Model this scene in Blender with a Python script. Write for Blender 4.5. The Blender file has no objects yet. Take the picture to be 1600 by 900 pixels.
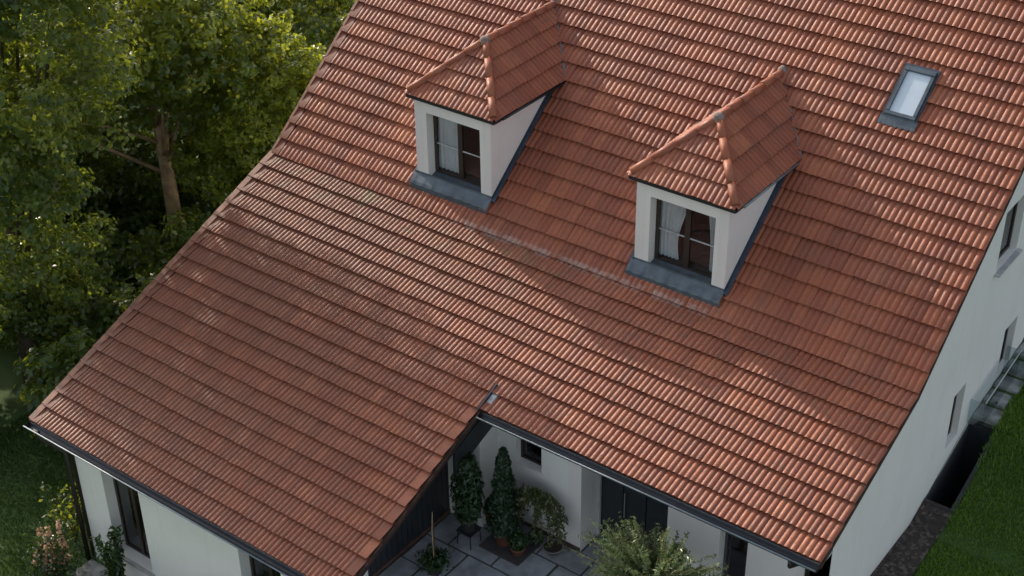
import bpy, bmesh, math, random
import numpy as np
from mathutils import Vector, Matrix
from mathutils.geometry import tessellate_polygon
random.seed(7)
RNG = np.random.default_rng(7)
scene = bpy.context.scene
C = scene.collection

# ---------------------------------------------------------------- camera
R2 = Vector((0.80144, 0.59795, -0.01175)); U2 = Vector((-0.31433, 0.43786, 0.84230)); D2 = Vector((-0.50880, 0.67137, -0.53887))
cam = bpy.data.cameras.new('camera'); cam_o = bpy.data.objects.new('camera', cam); C.objects.link(cam_o)
m = Matrix((R2, U2, -D2)).transposed().to_4x4(); m.translation = Vector((6.77613, -17.05214, 16.63080))
cam_o.matrix_world = m
cam.sensor_width = 36; cam.lens = 52.42; cam.clip_end = 2000
scene.camera = cam_o
# ---------------------------------------------------------------- light
SUN = Vector((-2.1, 0.62, 1.0)).normalized()
elev = math.asin(SUN.z); azim = math.atan2(SUN.x, SUN.y)       # clockwise from +Y
w = bpy.data.worlds.new('World'); scene.world = w; w.use_nodes = True
nt = w.node_tree; nt.nodes.clear()
sky = nt.nodes.new('ShaderNodeTexSky'); sky.sky_type = 'NISHITA'; sky.sun_disc = False
sky.sun_elevation = elev; sky.sun_rotation = azim; sky.dust_density = 3.0; sky.air_density = 1.0
bg = nt.nodes.new('ShaderNodeBackground'); bg.inputs['Strength'].default_value = 0.15
wo = nt.nodes.new('ShaderNodeOutputWorld')
hs = nt.nodes.new('ShaderNodeHueSaturation'); hs.inputs['Saturation'].default_value = .45
nt.links.new(sky.outputs[0], hs.inputs['Color']); nt.links.new(hs.outputs[0], bg.inputs[0]); nt.links.new(bg.outputs[0], wo.inputs[0])
sl = bpy.data.lights.new('sun', 'SUN'); sl.energy = 2.35; sl.angle = math.radians(0.8); sl.color = (1.0, 0.87, 0.72)
so = bpy.data.objects.new('sun', sl); C.objects.link(so)
so.rotation_euler = SUN.to_track_quat('Z', 'Y').to_euler()
vs = scene.view_settings
scene.display_settings.display_device = 'sRGB'
vs.view_transform = 'Standard'; vs.look = 'None'; vs.gamma = 1; vs.use_curve_mapping = False; vs.exposure = 0.84

# ---------------------------------------------------------------- materials
class NB:
    def __init__(s, name):
        s.m = bpy.data.materials.new(name); s.m.use_nodes = True
        s.t = s.m.node_tree; s.b = s.t.nodes['Principled BSDF']; s.out = s.t.nodes['Material Output']
    def n(s, typ, **kw):
        x = s.t.nodes.new(typ)
        for k, v in kw.items():
            if k in x.inputs: x.inputs[k].default_value = v
            else: setattr(x, k, v)
        return x
    def l(s, a, b): s.t.links.new(a, b)
    def noise(s, scale, detail=4, rough=.55, vec=None):
        x = s.n('ShaderNodeTexNoise', Scale=scale, Detail=detail, Roughness=rough)
        if vec is None:
            if not hasattr(s, 'tc'): s.tc = s.n('ShaderNodeTexCoord')
            vec = s.tc.outputs['Object']
        s.l(vec, x.inputs['Vector']); return x.outputs['Fac']
    def ramp(s, fac, stops):
        r = s.n('ShaderNodeValToRGB'); e = r.color_ramp.elements
        while len(e) < len(stops): e.new(.5)

        for q, (p, c) in zip(e, stops):
            q.position = p; q.color = (*c, 1) if len(c) == 3 else c
        s.l(fac, r.inputs[0]); return r.outputs[0]
    def mix(s, fac, a, b, mode='MIX'):
        x = s.n('ShaderNodeMix'); x.data_type = 'RGBA'; x.blend_type = mode
        for i, v in ((0, fac), (6, a), (7, b)):
            if isinstance(v, (int, float)): x.inputs[i].default_value = v
            elif isinstance(v, tuple): x.inputs[i].default_value = (*v, 1)
            else: s.l(v, x.inputs[i])
        return x.outputs[2]
    def math(s, op, a, b=0.0, clamp=False):
        x = s.n('ShaderNodeMath'); x.operation = op; x.use_clamp = clamp
        for i, v in ((0, a), (1, b)):
            if isinstance(v, (int, float)): x.inputs[i].default_value = v
            else: s.l(v, x.inputs[i])
        return x.outputs[0]
    def mrange(s, v, a, b, c=0, d=1):
        x = s.n('ShaderNodeMapRange'); x.interpolation_type = 'SMOOTHSTEP'
        s.l(v, x.inputs[0]); 
        for i, q in zip((1, 2, 3, 4), (a, b, c, d)): x.inputs[i].default_value = q
        return x.outputs[0]
    def bump(s, h, dist=.01, strength=.5):
        x = s.n('ShaderNodeBump', Distance=dist, Strength=strength); s.l(h, x.inputs['Height']); s.l(x.outputs[0], s.b.inputs['Normal'])
    def attr(s, name):
        x = s.n('ShaderNodeAttribute'); x.attribute_name = name; return x.outputs['Fac']

def simple(name, col, rough=.6, metal=0, var=.15, scale=6, bumpd=0, spec=.5):
    k = NB(name)
    f = k.noise(scale)
    c = k.mix(k.mrange(f, .3, .7), tuple(v*(1-var) for v in col), tuple(min(1, v*(1+var)) for v in col))
    k.l(c, k.b.inputs['Base Color']); k.b.inputs['Roughness'].default_value = rough; k.b.inputs['Metallic'].default_value = metal
    k.b.inputs['Specular IOR Level'].default_value = spec
    if bumpd: k.bump(k.noise(scale*6), bumpd)
    return k.m

def tile_mat(name, dull=0.0, stains=False):
    k = NB(name)
    a = k.attr('tint')
    base = k.ramp(a, [(0, (.018, .008, .006)), (.05, (.165, .042, .022)), (.3, (.235, .060, .028)), (.55, (.285, .077, .035)), (.8, (.33, .098, .044)), (1, (.39, .13, .06))])  # lowest stop is near-black: the shade under the tile lips, as colour
    n1 = k.noise(1.1, 5, .6)
    base = k.mix(k.mrange(n1, .35, .7, 0, .5), base, (.235, .078, .048))
    n2 = k.noise(9, 5, .65)
    base = k.mix(k.mrange(n2, .48, .75, 0, .5 + dull*.3), base, (.15, .082, .056))
    n3 = k.noise(34, 3, .6)
    base = k.mix(k.mrange(n3, .5, .8, 0, .35), base, (.40, .20, .13))
    sep = k.n('ShaderNodeSeparateXYZ'); k.l(k.tc.outputs['Object'], sep.inputs[0])
    mp = k.n('ShaderNodeMapping'); k.l(k.tc.outputs['Object'], mp.inputs[0]); mp.inputs['Scale'].default_value = (5.5, .45, .45)
    stk = k.mrange(k.noise(1.6, 4, .6, mp.outputs[0]), .54, .74, 0, .32)
    base = k.mix(stk, base, (.12, .062, .042))
    lich = k.mrange(k.noise(22, 5, .75), .66, .72, 0, .6); lich = k.math('MULTIPLY', lich, k.mrange(n1, .45, .6))
    base = k.mix(lich, base, (.30, .27, .20))
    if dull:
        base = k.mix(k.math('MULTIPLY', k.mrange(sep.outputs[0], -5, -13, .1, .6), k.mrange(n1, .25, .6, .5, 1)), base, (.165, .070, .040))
        moss = k.math('MULTIPLY', k.mrange(sep.outputs[1], 1.6, 3.2), k.mrange(k.noise(2.4, 5, .7), .5, .66, 0, .55))
        moss = k.math('MULTIPLY', moss, k.mrange(sep.outputs[0], -6.5, -9))
        base = k.mix(moss, base, (.17, .15, .075))
    if stains:   # pale lime stain along the change of slope
        d = k.math('ABSOLUTE', k.math('SUBTRACT', sep.outputs[1], 3.30))
        band = k.mrange(d, .085, .03)
        xr = k.math('MULTIPLY', k.mrange(sep.outputs[0], -10.6, -10.0), k.mrange(sep.outputs[0], -3.6, -4.6))
        st = k.math('MULTIPLY', k.math('MULTIPLY', band, xr), k.mrange(k.noise(3.5, 5, .7), .42, .58, 0, .33))
        base = k.mix(st, base, (.48, .42, .38))
    k.l(base, k.b.inputs['Base Color'])
    k.l(k.mrange(n2, .3, .7, .48, .66), k.b.inputs['Roughness'])
    k.b.inputs['Specular IOR Level'].default_value = .42
    k.bump(k.noise(60, 4, .6), .004, .6)
    return k.m

def stucco(name, col=(.74, .73, .70)):
    k = NB(name)
    n1 = k.noise(.9, 5, .6); n2 = k.noise(5, 5, .6)
    c = k.mix(k.mrange(n1, .3, .75, 0, .35), col, tuple(v*.86 for v in col))
    c = k.mix(k.mrange(n2, .5, .8, 0, .25), c, (.60, .58, .54))
    mp = k.n('ShaderNodeMapping'); k.l(k.tc.outputs['Object'], mp.inputs[0]); mp.inputs['Scale'].default_value = (6, 6, .5)
    c = k.mix(k.mrange(k.noise(1.2, 5, .65, mp.outputs[0]), .5, .75, 0, .14), c, (.42, .41, .38))
    sep = k.n('ShaderNodeSeparateXYZ'); k.l(k.tc.outputs['Object'], sep.inputs[0])
    spl = k.math('MULTIPLY', k.mrange(k.math('ADD', sep.outputs[2], k.math('MULTIPLY', n2, .5)), -1.9, -2.75), .45)
    c = k.mix(k.math('MULTIPLY', spl, k.mrange(sep.outputs[1], -3, -2)), c, (.36, .34, .30))
    k.l(c, k.b.inputs['Base Color']); k.b.inputs['Roughness'].default_value = .9; k.b.inputs['Specular IOR Level'].default_value = .2
    k.bump(k.noise(70, 4, .6), .006, .5)
    return k.m

def leaf_mat(name, dark, light, trans, tw=.45):
    k = NB(name); a = k.attr('tint')
    col = k.mix(a, dark, light)
    k.l(col, k.b.inputs['Base Color']); k.b.inputs['Roughness'].default_value = .32; k.b.inputs['Specular IOR Level'].default_value = .45
    tr = k.n('ShaderNodeBsdfTranslucent'); k.l(k.mix(a, tuple(v*.6 for v in trans), trans), tr.inputs[0])
    mx = k.n('ShaderNodeMixShader', Fac=tw); k.l(k.b.outputs[0], mx.inputs[1]); k.l(tr.outputs[0], mx.inputs[2]); k.l(mx.outputs[0], k.out.inputs[0])
    return k.m

def glass_mat(name, tint=(.75, .8, .82), gl=.0):
    k = NB(name)
    t = k.n('ShaderNodeBsdfTransparent'); t.inputs[0].default_value = (*tint, 1)
    g = k.n('ShaderNodeBsdfGlossy', Roughness=.03); fr = k.n('ShaderNodeLayerWeight', Blend=.5)
    f = k.math('ADD', k.math('MULTIPLY', k.math('POWER', fr.outputs['Facing'], 4), .8), .045+gl, True)
    mx = k.n('ShaderNodeMixShader'); k.l(f, mx.inputs[0]); k.l(t.outputs[0], mx.inputs[1]); k.l(g.outputs[0], mx.inputs[2]); k.l(mx.outputs[0], k.out.inputs[0])
    return k.m

M = {}
M['tile_up'] = tile_mat('clay_tile_upper', 0, True)
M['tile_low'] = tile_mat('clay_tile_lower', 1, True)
M['tile_dorm'] = tile_mat('clay_tile_dormer', 0)
M['tile_cap'] = simple('clay_verge_cap', (.20, .085, .05), .65, 0, .35, 4, .004)
M['stucco'] = stucco('white_stucco'); M['stucco_r'] = stucco('pinkish_stucco', (.72, .69, .67))
M['zinc'] = simple('blue_grey_zinc', (.085, .108, .13), .42, .35, .2, 5, .002)
M['zinc_dark'] = simple('dark_lead', (.035, .05, .075), .5, .2, .2, 5)
M['gutter'] = simple('anthracite_gutter', (.028, .032, .038), .4, .3)
M['gutter_lip'] = simple('gutter_lip', (.20, .235, .26), .5, .4)
M['white_trim'] = simple('pale_trim', (.42, .44, .45), .6)
M['brown_wood'] = simple('brown_fascia', (.055, .028, .02), .55)
M['frame'] = simple('brown_window_frame', (.035, .024, .02), .4)
M['pipe'] = simple('dark_pipe', (.035, .028, .026), .4, .3)
M['anthracite'] = simple('anthracite_panel', (.02, .023, .027), .45)
M['dark_wall'] = simple('dark_side_wall', (.045, .05, .058), .6)
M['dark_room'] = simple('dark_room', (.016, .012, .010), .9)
M['curtain'] = simple('net_curtain', (.60, .61, .62), .9, 0, .08, 3)
M['glass'] = glass_mat('window_glass', (.9, .92, .93), .0)
M['glass_rail'] = glass_mat('balustrade_glass', (.80, .86, .87), .06)
M['mortar'] = simple('pale_mortar', (.20, .15, .13), .9, 0, .3, 14, .006)
M['terracotta'] = simple('terracotta', (.20, .075, .045), .8, 0, .2, 6)
M['pot_dark'] = simple('dark_pot', (.05, .045, .045), .7)
M['pot_stone'] = simple('stone_pot', (.16, .155, .15), .8)
M['stub'] = simple('pale_zinc_stub', (.30, .31, .32), .5, .2, .3, 14)
M['lead'] = simple('weathered_lead', (.13, .12, .12), .6, .1, .3, 14)
M['soil'] = simple('potting_soil', (.03, .02, .014), .95, 0, .4, 30, .01)
M['slab'] = simple('grey_paving_slab', (.24, .255, .275), .8, 0, .25, 3, .004)
M['slab_dark'] = simple('mossy_stone_slab', (.24, .245, .235), .85, 0, .45, 4, .006)
M['bark'] = simple('tan_bark', (.36, .25, .15), .9, 0, .35, 3, .03)
M['bark_dark'] = simple('dark_bark', (.06, .045, .03), .9, 0, .3, 5, .02)
M['sill'] = simple('stone_sill', (.42, .42, .42), .7)
M['brick'] = simple('brick_plinth', (.075, .04, .034), .85, 0, .3, 8, .01)
M['pebble'] = simple('pebble', (.20, .16, .13), .8, 0, .4, 9)
M['sky_pane'] = simple('sky_tinted_pane', (.50, .58, .66), .25, 0, .05, 2, 0, .8)  # pale sky reflection of the skylight put into the pane colour

# ---------------------------------------------------------------- object helpers
def setp(o, label=None, cat=None, group=None, kind=None):
    if label: o['label'] = label
    if cat: o['category'] = cat
    if group: o['group'] = group
    if kind: o['kind'] = kind
    return o
def thing(name, label, cat, loc=(0, 0, 0), group=None):
    o = bpy.data.objects.new(name, None); C.objects.link(o); o.location = loc; o.empty_display_size = .3
    return setp(o, label, cat, group)
def link(name, me, mat, parent=None):
    o = bpy.data.objects.new(name, me); C.objects.link(o)
    if mat and not me.materials: me.materials.append(mat)
    if parent is not None:
        o.parent = parent
        bpy.context.view_layer.update()
        o.matrix_parent_inverse = parent.matrix_world.inverted()
    return o
def np_mesh(name, v, f, tint=None, smooth=False):
    """v (n,3), f (m,k) same-size polygons"""
    me = bpy.data.meshes.new(name)
    v = np.asarray(v, np.float32); f = np.asarray(f, np.int32); m_, k = f.shape
    me.vertices.add(len(v)); me.vertices.foreach_set('co', v.ravel())
    me.loops.add(m_*k); me.loops.foreach_set('vertex_index', f.ravel())
    me.polygons.add(m_); me.polygons.foreach_set('loop_start', np.arange(0, m_*k, k, dtype=np.int32))
    if smooth: me.polygons.foreach_set('use_smooth', np.ones(m_, bool))
    me.update(calc_edges=True)
    if tint is not None:
        a = me.attributes.new('tint', 'FLOAT', 'FACE'); a.data.foreach_set('value', np.asarray(tint, np.float32))
    return me
class MB:
    def __init__(s): s.v = []; s.f = []
    def add(s, vs, fs):
        b = len(s.v); s.v += [tuple(x) for x in vs]; s.f += [[b+i for i in f] for f in fs]; return s
    def box(s, lo, hi):
        x0, y0, z0 = lo; x1, y1, z1 = hi
        return s.add([(x0,y0,z0),(x1,y0,z0),(x1,y1,z0),(x0,y1,z0),(x0,y0,z1),(x1,y0,z1),(x1,y1,z1),(x0,y1,z1)],
                     [(0,3,2,1),(4,5,6,7),(0,1,5,4),(1,2,6,5),(2,3,7,6),(3,0,4,7)])
    def obox(s, o, a, b, c):          # oriented box from corner with three edge vectors
        o, a, b, c = map(Vector, (o, a, b, c))
        return s.add([o, o+a, o+a+b, o+b, o+c, o+a+c, o+a+b+c, o+b+c], [(0,3,2,1),(4,5,6,7),(0,1,5,4),(1,2,6,5),(2,3,7,6),(3,0,4,7)])
    def tube(s, pts, r, n=8, cap=True):
        pts = [Vector(p) for p in pts]; rs = r if isinstance(r, (list, tuple)) else [r]*len(pts)
        rings = []
        for i, p in enumerate(pts):
            d = (pts[min(i+1, len(pts)-1)] - pts[max(i-1, 0)]).normalized()
            a = d.cross(Vector((0, 0, 1)));
            if a.length < .1: a = d.cross(Vector((1, 0, 0)))
            a.normalize(); b = d.cross(a)
            rings.append([p + (a*math.cos(2*math.pi*k/n) + b*math.sin(2*math.pi*k/n))*rs[i] for k in range(n)])
        vs_ = [q for r_ in rings for q in r_]; fs = []
        for i in range(len(pts)-1):
            for k in range(n): fs.append((i*n+k, i*n+(k+1)%n, (i+1)*n+(k+1)%n, (i+1)*n+k))
        if cap: fs += [tuple(range(n)), tuple(range((len(pts)-1)*n, len(pts)*n))]
        return s.add(vs_, fs)
    def lathe(s, c, prof, n=20):
        c = Vector(c); vs_ = []; fs = []
        for r, z in prof: vs_ += [c + Vector((r*math.cos(2*math.pi*k/n), r*math.sin(2*math.pi*k/n), z)) for k in range(n)]
        for i in range(len(prof)-1):
            for k in range(n): fs.append((i*n+k, i*n+(k+1)%n, (i+1)*n+(k+1)%n, (i+1)*n+k))
        return s.add(vs_, fs)
    def build(s, name, mat, parent=None, smooth=False, bevel=0):
        me = bpy.data.meshes.new(name); me.from_pydata(s.v, [], s.f); me.validate()
        bm = bmesh.new(); bm.from_mesh(me); bmesh.ops.recalc_face_normals(bm, faces=bm.faces)
        if bevel: bmesh.ops.bevel(bm, geom=[e for e in bm.edges if e.is_manifold and e.calc_face_angle(0) > .5], offset=bevel, segments=2, affect='EDGES')
        if smooth:
            for f in bm.faces: f.smooth = True
        bm.to_mesh(me); bm.free()
        return link(name, me, mat, parent)

def wall(mb, O, U, V, N, outer, holes=(), t=.3):
    """a wall slab: outline and rectangular holes in (u,v), front face at O, thickness t away from N"""
    O, U, V, N = map(Vector, (O, U, V, N))
    hp = [[(a, c), (b, c), (b, d), (a, d)] for a, c, b, d in holes]
    loops = [outer] + hp
    tris = tessellate_polygon([[Vector((p[0], p[1], 0)) for p in L] for L in loops])
    flat = [p for L in loops for p in L]
    P = lambda p, d: O + U*p[0] + V*p[1] - N*d
    n = len(flat)
    mb.add([P(p, 0) for p in flat] + [P(p, t) for p in flat], [tuple(a) for a in tris] + [tuple(i+n for i in a[::-1]) for a in tris])
    for L in loops:
        for i in range(len(L)):
            a, b = L[i], L[(i+1) % len(L)]
            mb.add([P(a, 0), P(b, 0), P(b, t), P(a, t)], [(0, 1, 2, 3)])
    return mb

# smooth 2-D value noise for the small waviness of courses
GR = np.random.default_rng(3).standard_normal((64, 64))
def vnoise(x, y):
    x = np.asarray(x, float) + 40; y = np.asarray(y, float) + 40
    xi = np.floor(x).astype(int); yi = np.floor(y).astype(int); fx = x-xi; fy = y-yi
    fx = fx*fx*(3-2*fx); fy = fy*fy*(3-2*fy); g = lambda a, b: GR[a % 64, b % 64]
    return (g(xi, yi)*(1-fx)+g(xi+1, yi)*fx)*(1-fy) + (g(xi, yi+1)*(1-fx)+g(xi+1, yi+1)*fx)*fy

# ---------------------------------------------------------------- roof geometry
XL, XW, DW, B, S1, S2 = -15.274, -6.926, 3.915, 3.343, .405, .817
RIDGE = 12.6
def zr(y): return S1*y if y < B else S1*B + S2*(y-B)
N1 = Vector((0, -S1, 1)).normalized(); N2 = Vector((0, -S2, 1)).normalized()

def make_tiles(cols, rows, surf, normal, seg=6, amp=.027, lift=.066, butt=.009, jit=1.0, seed=1, wav=1.0, nrolls=2):
    """cols: list of (u0,u1,flat); rows: number of courses; surf(u,t)->xyz arrays (t in courses up from the lowest);
    every tile is its own little sheet with rounded rolls and a thick lower edge."""
    rng = np.random.default_rng(seed)
    nc = len(cols); u0 = np.array([c[0] for c in cols]); u1 = np.array([c[1] for c in cols]); flat = np.array([c[2] for c in cols], float)
    K = seg*nrolls + 1; s = np.linspace(0, 1, K)
    prof = (np.abs(np.sin(np.pi*s*nrolls)))**.75
    Vs = []; T = []
    N = np.array(normal)
    for r in rows:
        u = u0[:, None] + (u1-u0)[:, None]*s[None]
        rise = amp*prof[None]*(1-flat[:, None]) + flat[:, None]*amp*.9
        dj = rng.normal(0, .0035*jit, nc)[:, None]; hj = rng.normal(0, .0018*jit, nc)[:, None]; tj = rng.normal(0, .004*jit, nc)[:, None]
        sk = rng.normal(0, .003*jit, nc)[:, None]*(s[None]-.5)
        wg = wav*min(1, r/2)
        wv = wg*.005*vnoise(u*.5, np.full_like(u, r*.22)) + wg*.003*vnoise(u*1.7+9, np.full_like(u, r*.6))
        und = .0018*min(1, r/2)*vnoise(u*.8+20, np.full_like(u, r*.3))
        lo = surf(u, r + 0*u) ; hi = surf(u, r+1 + 0*u)
        d = hi-lo; L = np.linalg.norm(d, axis=-1, keepdims=True); dn = d/L
        base_lo = lo + dn*(dj+sk+wv)[..., None] - dn*.02
        wv2 = wg*.005*vnoise(u*.5, np.full_like(u, (r+1)*.22))
        base_hi = hi + dn*(.05+wv2)[..., None]
        hl = (rise + lift + hj + und)[..., None]; hh = (rise + .002 + tj + und)[..., None]
        bot = base_lo + N*(hl-butt); lip = base_lo + N*hl
        nose = base_lo + dn*.012 + N*(hl+.003)
        mid = base_lo*.5+base_hi*.5 + N*(hl*.5+hh*.5); top = base_hi + N*hh
        back = base_lo + dn*.014  # recessed strip below the lip, coloured near-black as painted seam shade
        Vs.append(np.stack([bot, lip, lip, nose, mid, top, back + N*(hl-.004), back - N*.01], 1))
        T.append(rng.random(nc))
    V = np.concatenate(Vs); nt_ = len(V); T = np.concatenate(T)
    T = np.clip(T*.58 + .24 + .10*np.sin(np.arange(nt_)*.7), .12, 1)
    fl = np.tile((flat > .5) & (u1 < -14), nt_//nc); T = np.where(fl, .10, T)
    base = (np.arange(nt_)*8*K)[:, None]
    fs = []
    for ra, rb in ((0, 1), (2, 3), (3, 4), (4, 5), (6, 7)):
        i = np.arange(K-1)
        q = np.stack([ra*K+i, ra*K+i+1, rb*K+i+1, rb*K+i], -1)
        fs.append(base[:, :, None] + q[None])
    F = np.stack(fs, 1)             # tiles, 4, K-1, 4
    tint = np.repeat(np.stack([T*.5+.06]+[T]*3+[T*0], 1).ravel(), K-1)  # zero tint paints the strip below each lip as shade
    return V.reshape(-1, 3), F.reshape(-1, 4), tint

def columns(a, b, pitch, left=0, right=0):
    out = []
    if left: out.append((a, a+left, 1.0))
    n = max(1, round((b-right-a-left)/(pitch*2))); w_ = (b-right-a-left)/n
    for i in range(n): out.append((a+left+i*w_, a+left+(i+1)*w_, 0.0))
    if right: out.append((b-right, b, 1.0))
    return out

dormers = [dict(x=-11.456, y=3.794), dict(x=-5.983, y=3.658)]
DWI, DH, DOV, DOF, DHIP, DRISE = 1.95, 1.937, .149, .069, 1.239, .983
SKY = dict(x0=-2.74, x1=-2.14, y0=7.02, y1=7.82)

def filt(V, F, tint, test, K):
    """drop whole tiles whose centre passes test(cx,cy)"""
    per = 5*(K-1); vt = V.reshape(-1, 8*K, 3)[:, :6*K].mean(1); drop = test(vt)
    keep = np.repeat(~drop, per)
    return V, F[keep], tint[keep]

house = thing('house', 'white rendered house with red clay tile roof, two dormers and a lower wing at left', 'house')

# lower plane: 9 courses above the eave of the main part, ten more down the wing
ND = 20; NW = 11        # NW courses on the wing below the level of the main eave
T_BREAK = ND
SL = math.sqrt(1+S1*S1)
sv = Vector((0, 1, S1)).normalized()
def smooth(x): x = np.clip(x, 0, 1); return x*x*(3-2*x)
def y_low(t): return np.where(t >= NW, B*(t-NW)/9, -DW*(NW-t)/NW)
def surf_low(u, t):
    y = y_low(t + 0*u)
    return np.stack([u, y, S1*y], -1)
E2 = B*SL/9
def surf_up(u, t):
    y = B + t*E2/math.sqrt(1+S2*S2)
    return np.stack([u, y, S1*B+S2*(y-B)], -1)
K2 = 13
# upper plane
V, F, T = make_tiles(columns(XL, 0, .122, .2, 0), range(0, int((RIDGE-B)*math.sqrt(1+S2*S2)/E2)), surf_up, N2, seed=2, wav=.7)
def t_up(c):
    d_ = np.zeros(len(c), bool)
    for q in dormers:
        yb = B + (zr(q['y'])+DH-zr(B))/S2
        d_ |= (c[:, 0] > q['x']+.12) & (c[:, 0] < q['x']+DWI-.12) & (c[:, 1] > q['y']-.16) & (c[:, 1] < yb)
    d_ |= (c[:, 0] > SKY['x0']+.0) & (c[:, 0] < SKY['x1']-.0) & (c[:, 1] > SKY['y0']-.08) & (c[:, 1] < SKY['y1']-.12)
    return d_
V, F, T = filt(V, F, T, t_up, K2)
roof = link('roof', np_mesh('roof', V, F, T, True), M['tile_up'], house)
# lower plane, main part and wing part share the same courses
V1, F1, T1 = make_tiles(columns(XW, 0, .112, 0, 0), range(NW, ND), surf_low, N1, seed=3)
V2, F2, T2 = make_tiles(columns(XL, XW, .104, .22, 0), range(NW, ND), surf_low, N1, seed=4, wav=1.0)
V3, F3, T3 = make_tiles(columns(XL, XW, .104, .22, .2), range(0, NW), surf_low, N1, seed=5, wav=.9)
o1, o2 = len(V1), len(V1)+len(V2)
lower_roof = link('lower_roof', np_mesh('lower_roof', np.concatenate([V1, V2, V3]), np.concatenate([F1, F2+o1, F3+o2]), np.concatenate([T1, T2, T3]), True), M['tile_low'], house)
lower_roof['label'] = 'lower shallower slope of browner, weathered clay tiles'

# roof deck and rear slope
mb = MB()
zb = zr(B); zR = zr(RIDGE)
YB = RIDGE + (zR+1.2)/S2
def deck(p, th=.12, N=None):
    P = [Vector(q) for q in p]; Q = [q - N*th for q in P]
    n = len(P); mb.add(P+Q, [tuple(range(n)), tuple(range(n, 2*n))[::-1]] + [(i, (i+1) % n, (i+1) % n+n, i+n) for i in range(n)])
e = .05; off = -.012
deck([(XL+e, -DW+e, S1*(-DW+e)+off), (XW-e, -DW+e, S1*(-DW+e)+off), (XW-e, e, S1*e+off), (-e, e, S1*e+off), (-e, B, zb+off), (XL+e, B, zb+off)], .1, N1)
deck([(XL+e, B, zb+off), (-e, B, zb+off), (-e, RIDGE, zR+off), (XL+e, RIDGE, zR+off)], .12, Vector((0, 0, 1)))
mb.build('roof_deck', M['brown_wood'], house)
mb = MB()
deck([(XL, RIDGE, zR+.06), (0, RIDGE, zR+.06), (0, YB, -1.2), (XL, YB, -1.2)], .15, Vector((0, 0, 1)))
mb.build('rear_roof', M['tile_up'], house)
mb = MB()
for i in range(40):
    x = XL + i*(-XL/40); mb.tube([(x, RIDGE, zR+.04), (x+.42, RIDGE, zR+.06)], [.13, .15], 12)
mb.build('ridge_tiles', M['tile_dorm'], roof, True)

# verge boards: dark brown fascia under the verge tiles
def verge(name, x, y0, y1, depth, mat, th=.03, parent=house):
    q = MB(); ys = [y0] + ([B] if y0 < B < y1 else []) + [y1]
    for a, b in zip(ys[:-1], ys[1:]):
        q.add([(x, a, zr(a)+.02), (x, b, zr(b)+.02), (x, b, zr(b)-depth), (x, a, zr(a)-depth), (x+th, a, zr(a)+.02), (x+th, b, zr(b)+.02), (x+th, b, zr(b)-depth), (x+th, a, zr(a)-depth)],
              [(0,1,2,3),(4,5,6,7),(0,1,5,4),(2,3,7,6),(0,3,7,4),(1,2,6,5)])
    return q.build(name, mat, parent)
verge('verge_board', -.035, 0, RIDGE, .13, M['brown_wood'])
verge('verge_board', XL-.012, -DW, RIDGE, .2, M['brown_wood'])
verge('verge_board', XW-.02, -DW, 0, .12, M['brown_wood'])
verge('verge_trim', XW+.0105, -DW, -.05, .145, M['pipe'], .01)
# thin clay flange along the outer verges
verge('verge_flange', -.003, 0, RIDGE, .05, M['brown_wood'], .012, roof)
q = MB()
for j in range(ND):          # flat clay verge caps, one per course
    a_ = float(y_low(ND-j-1.0)) - .03; b_ = float(y_low(ND-j-0.0)); wx = random.uniform(-.004, .004)
    q.add([(x_, yy, zr(yy)+hh) for (yy, h0, h1) in ((a_, .03, .098), (b_, .02, .078)) for hh in (h0, h1) for x_ in (XL-.06+wx, XL+.085+wx)], [(0,1,3,2),(4,5,7,6),(0,1,5,4),(2,3,7,6),(0,2,6,4),(1,3,7,5)])
q.build('verge_caps', M['tile_cap'], lower_roof)
q = MB(); nu = int((RIDGE-B)/(.4/math.sqrt(1+S2*S2)))
for j in range(nu):
    a_ = B + j*(RIDGE-B)/nu - .02; b_ = B + (j+1)*(RIDGE-B)/nu
    q.add([(x_, yy, zr(yy)+hh) for (yy, h0, h1) in ((a_, .03, .100), (b_, .02, .085)) for hh in (h0, h1) for x_ in (XL-.045, XL+.02)], [(0,1,3,2),(4,5,7,6),(0,1,5,4),(2,3,7,6),(0,2,6,4),(1,3,7,5)])
q.build('verge_caps', M['tile_cap'], roof)
verge('verge_flange', XW+.023, -DW, .0, .05, M['tile_dorm'], .02, lower_roof)

# gutters: half-round trough with a paler front bead, along x
def gutter(x0, x1, y, z, r=.085):
    q = MB(); n = 9; pts = [(y - r*math.cos(a), z - r*math.sin(a)) for a in np.linspace(0, math.pi, n)]
    inn = [(y - (r-.008)*math.cos(a), z - (r-.008)*math.sin(a)) for a in np.linspace(0, math.pi, n)]
    ring = pts + inn[::-1]; k = len(ring)
    q.add([(x0, a, b) for a, b in ring] + [(x1, a, b) for a, b in ring], [(i, (i+1) % k, (i+1) % k+k, i+k) for i in range(k)])
    for x in (x0, x1): q.add([(x, a, b) for a, b in pts], [tuple(range(n))])
    g = q.build('gutter', M['gutter'], house, True)
    q = MB().tube([(x0, y-r-.004, z+.004), (x1, y-r-.004, z+.004)], .015, 8); q.build('gutter_bead', M['gutter_lip'], g, True)
    return g
gutter(XW+.06, -.02, -.10, -.035)
gutter(XL-.05, XW-.06, -DW-.10, S1*-DW-.035)
# pale soffit boards below the gutters
mb = MB(); mb.box((XW+.05, -.012, -.20), (-.06, .012, -.045)); mb.box((XW+.05, .012, -.20), (-.06, .55, -.17)); mb.build('eave_board', M['white_trim'], house)
zw = S1*-DW
mb = MB(); mb.box((XL+.03, -DW-.012, zw-.19), (XW-.05, -DW+.012, zw-.045)); mb.box((XL+.03, -DW+.012, zw-.19), (XW-.05, -DW+.27, zw-.16)); mb.build('eave_board', M['white_trim'], house)

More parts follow.
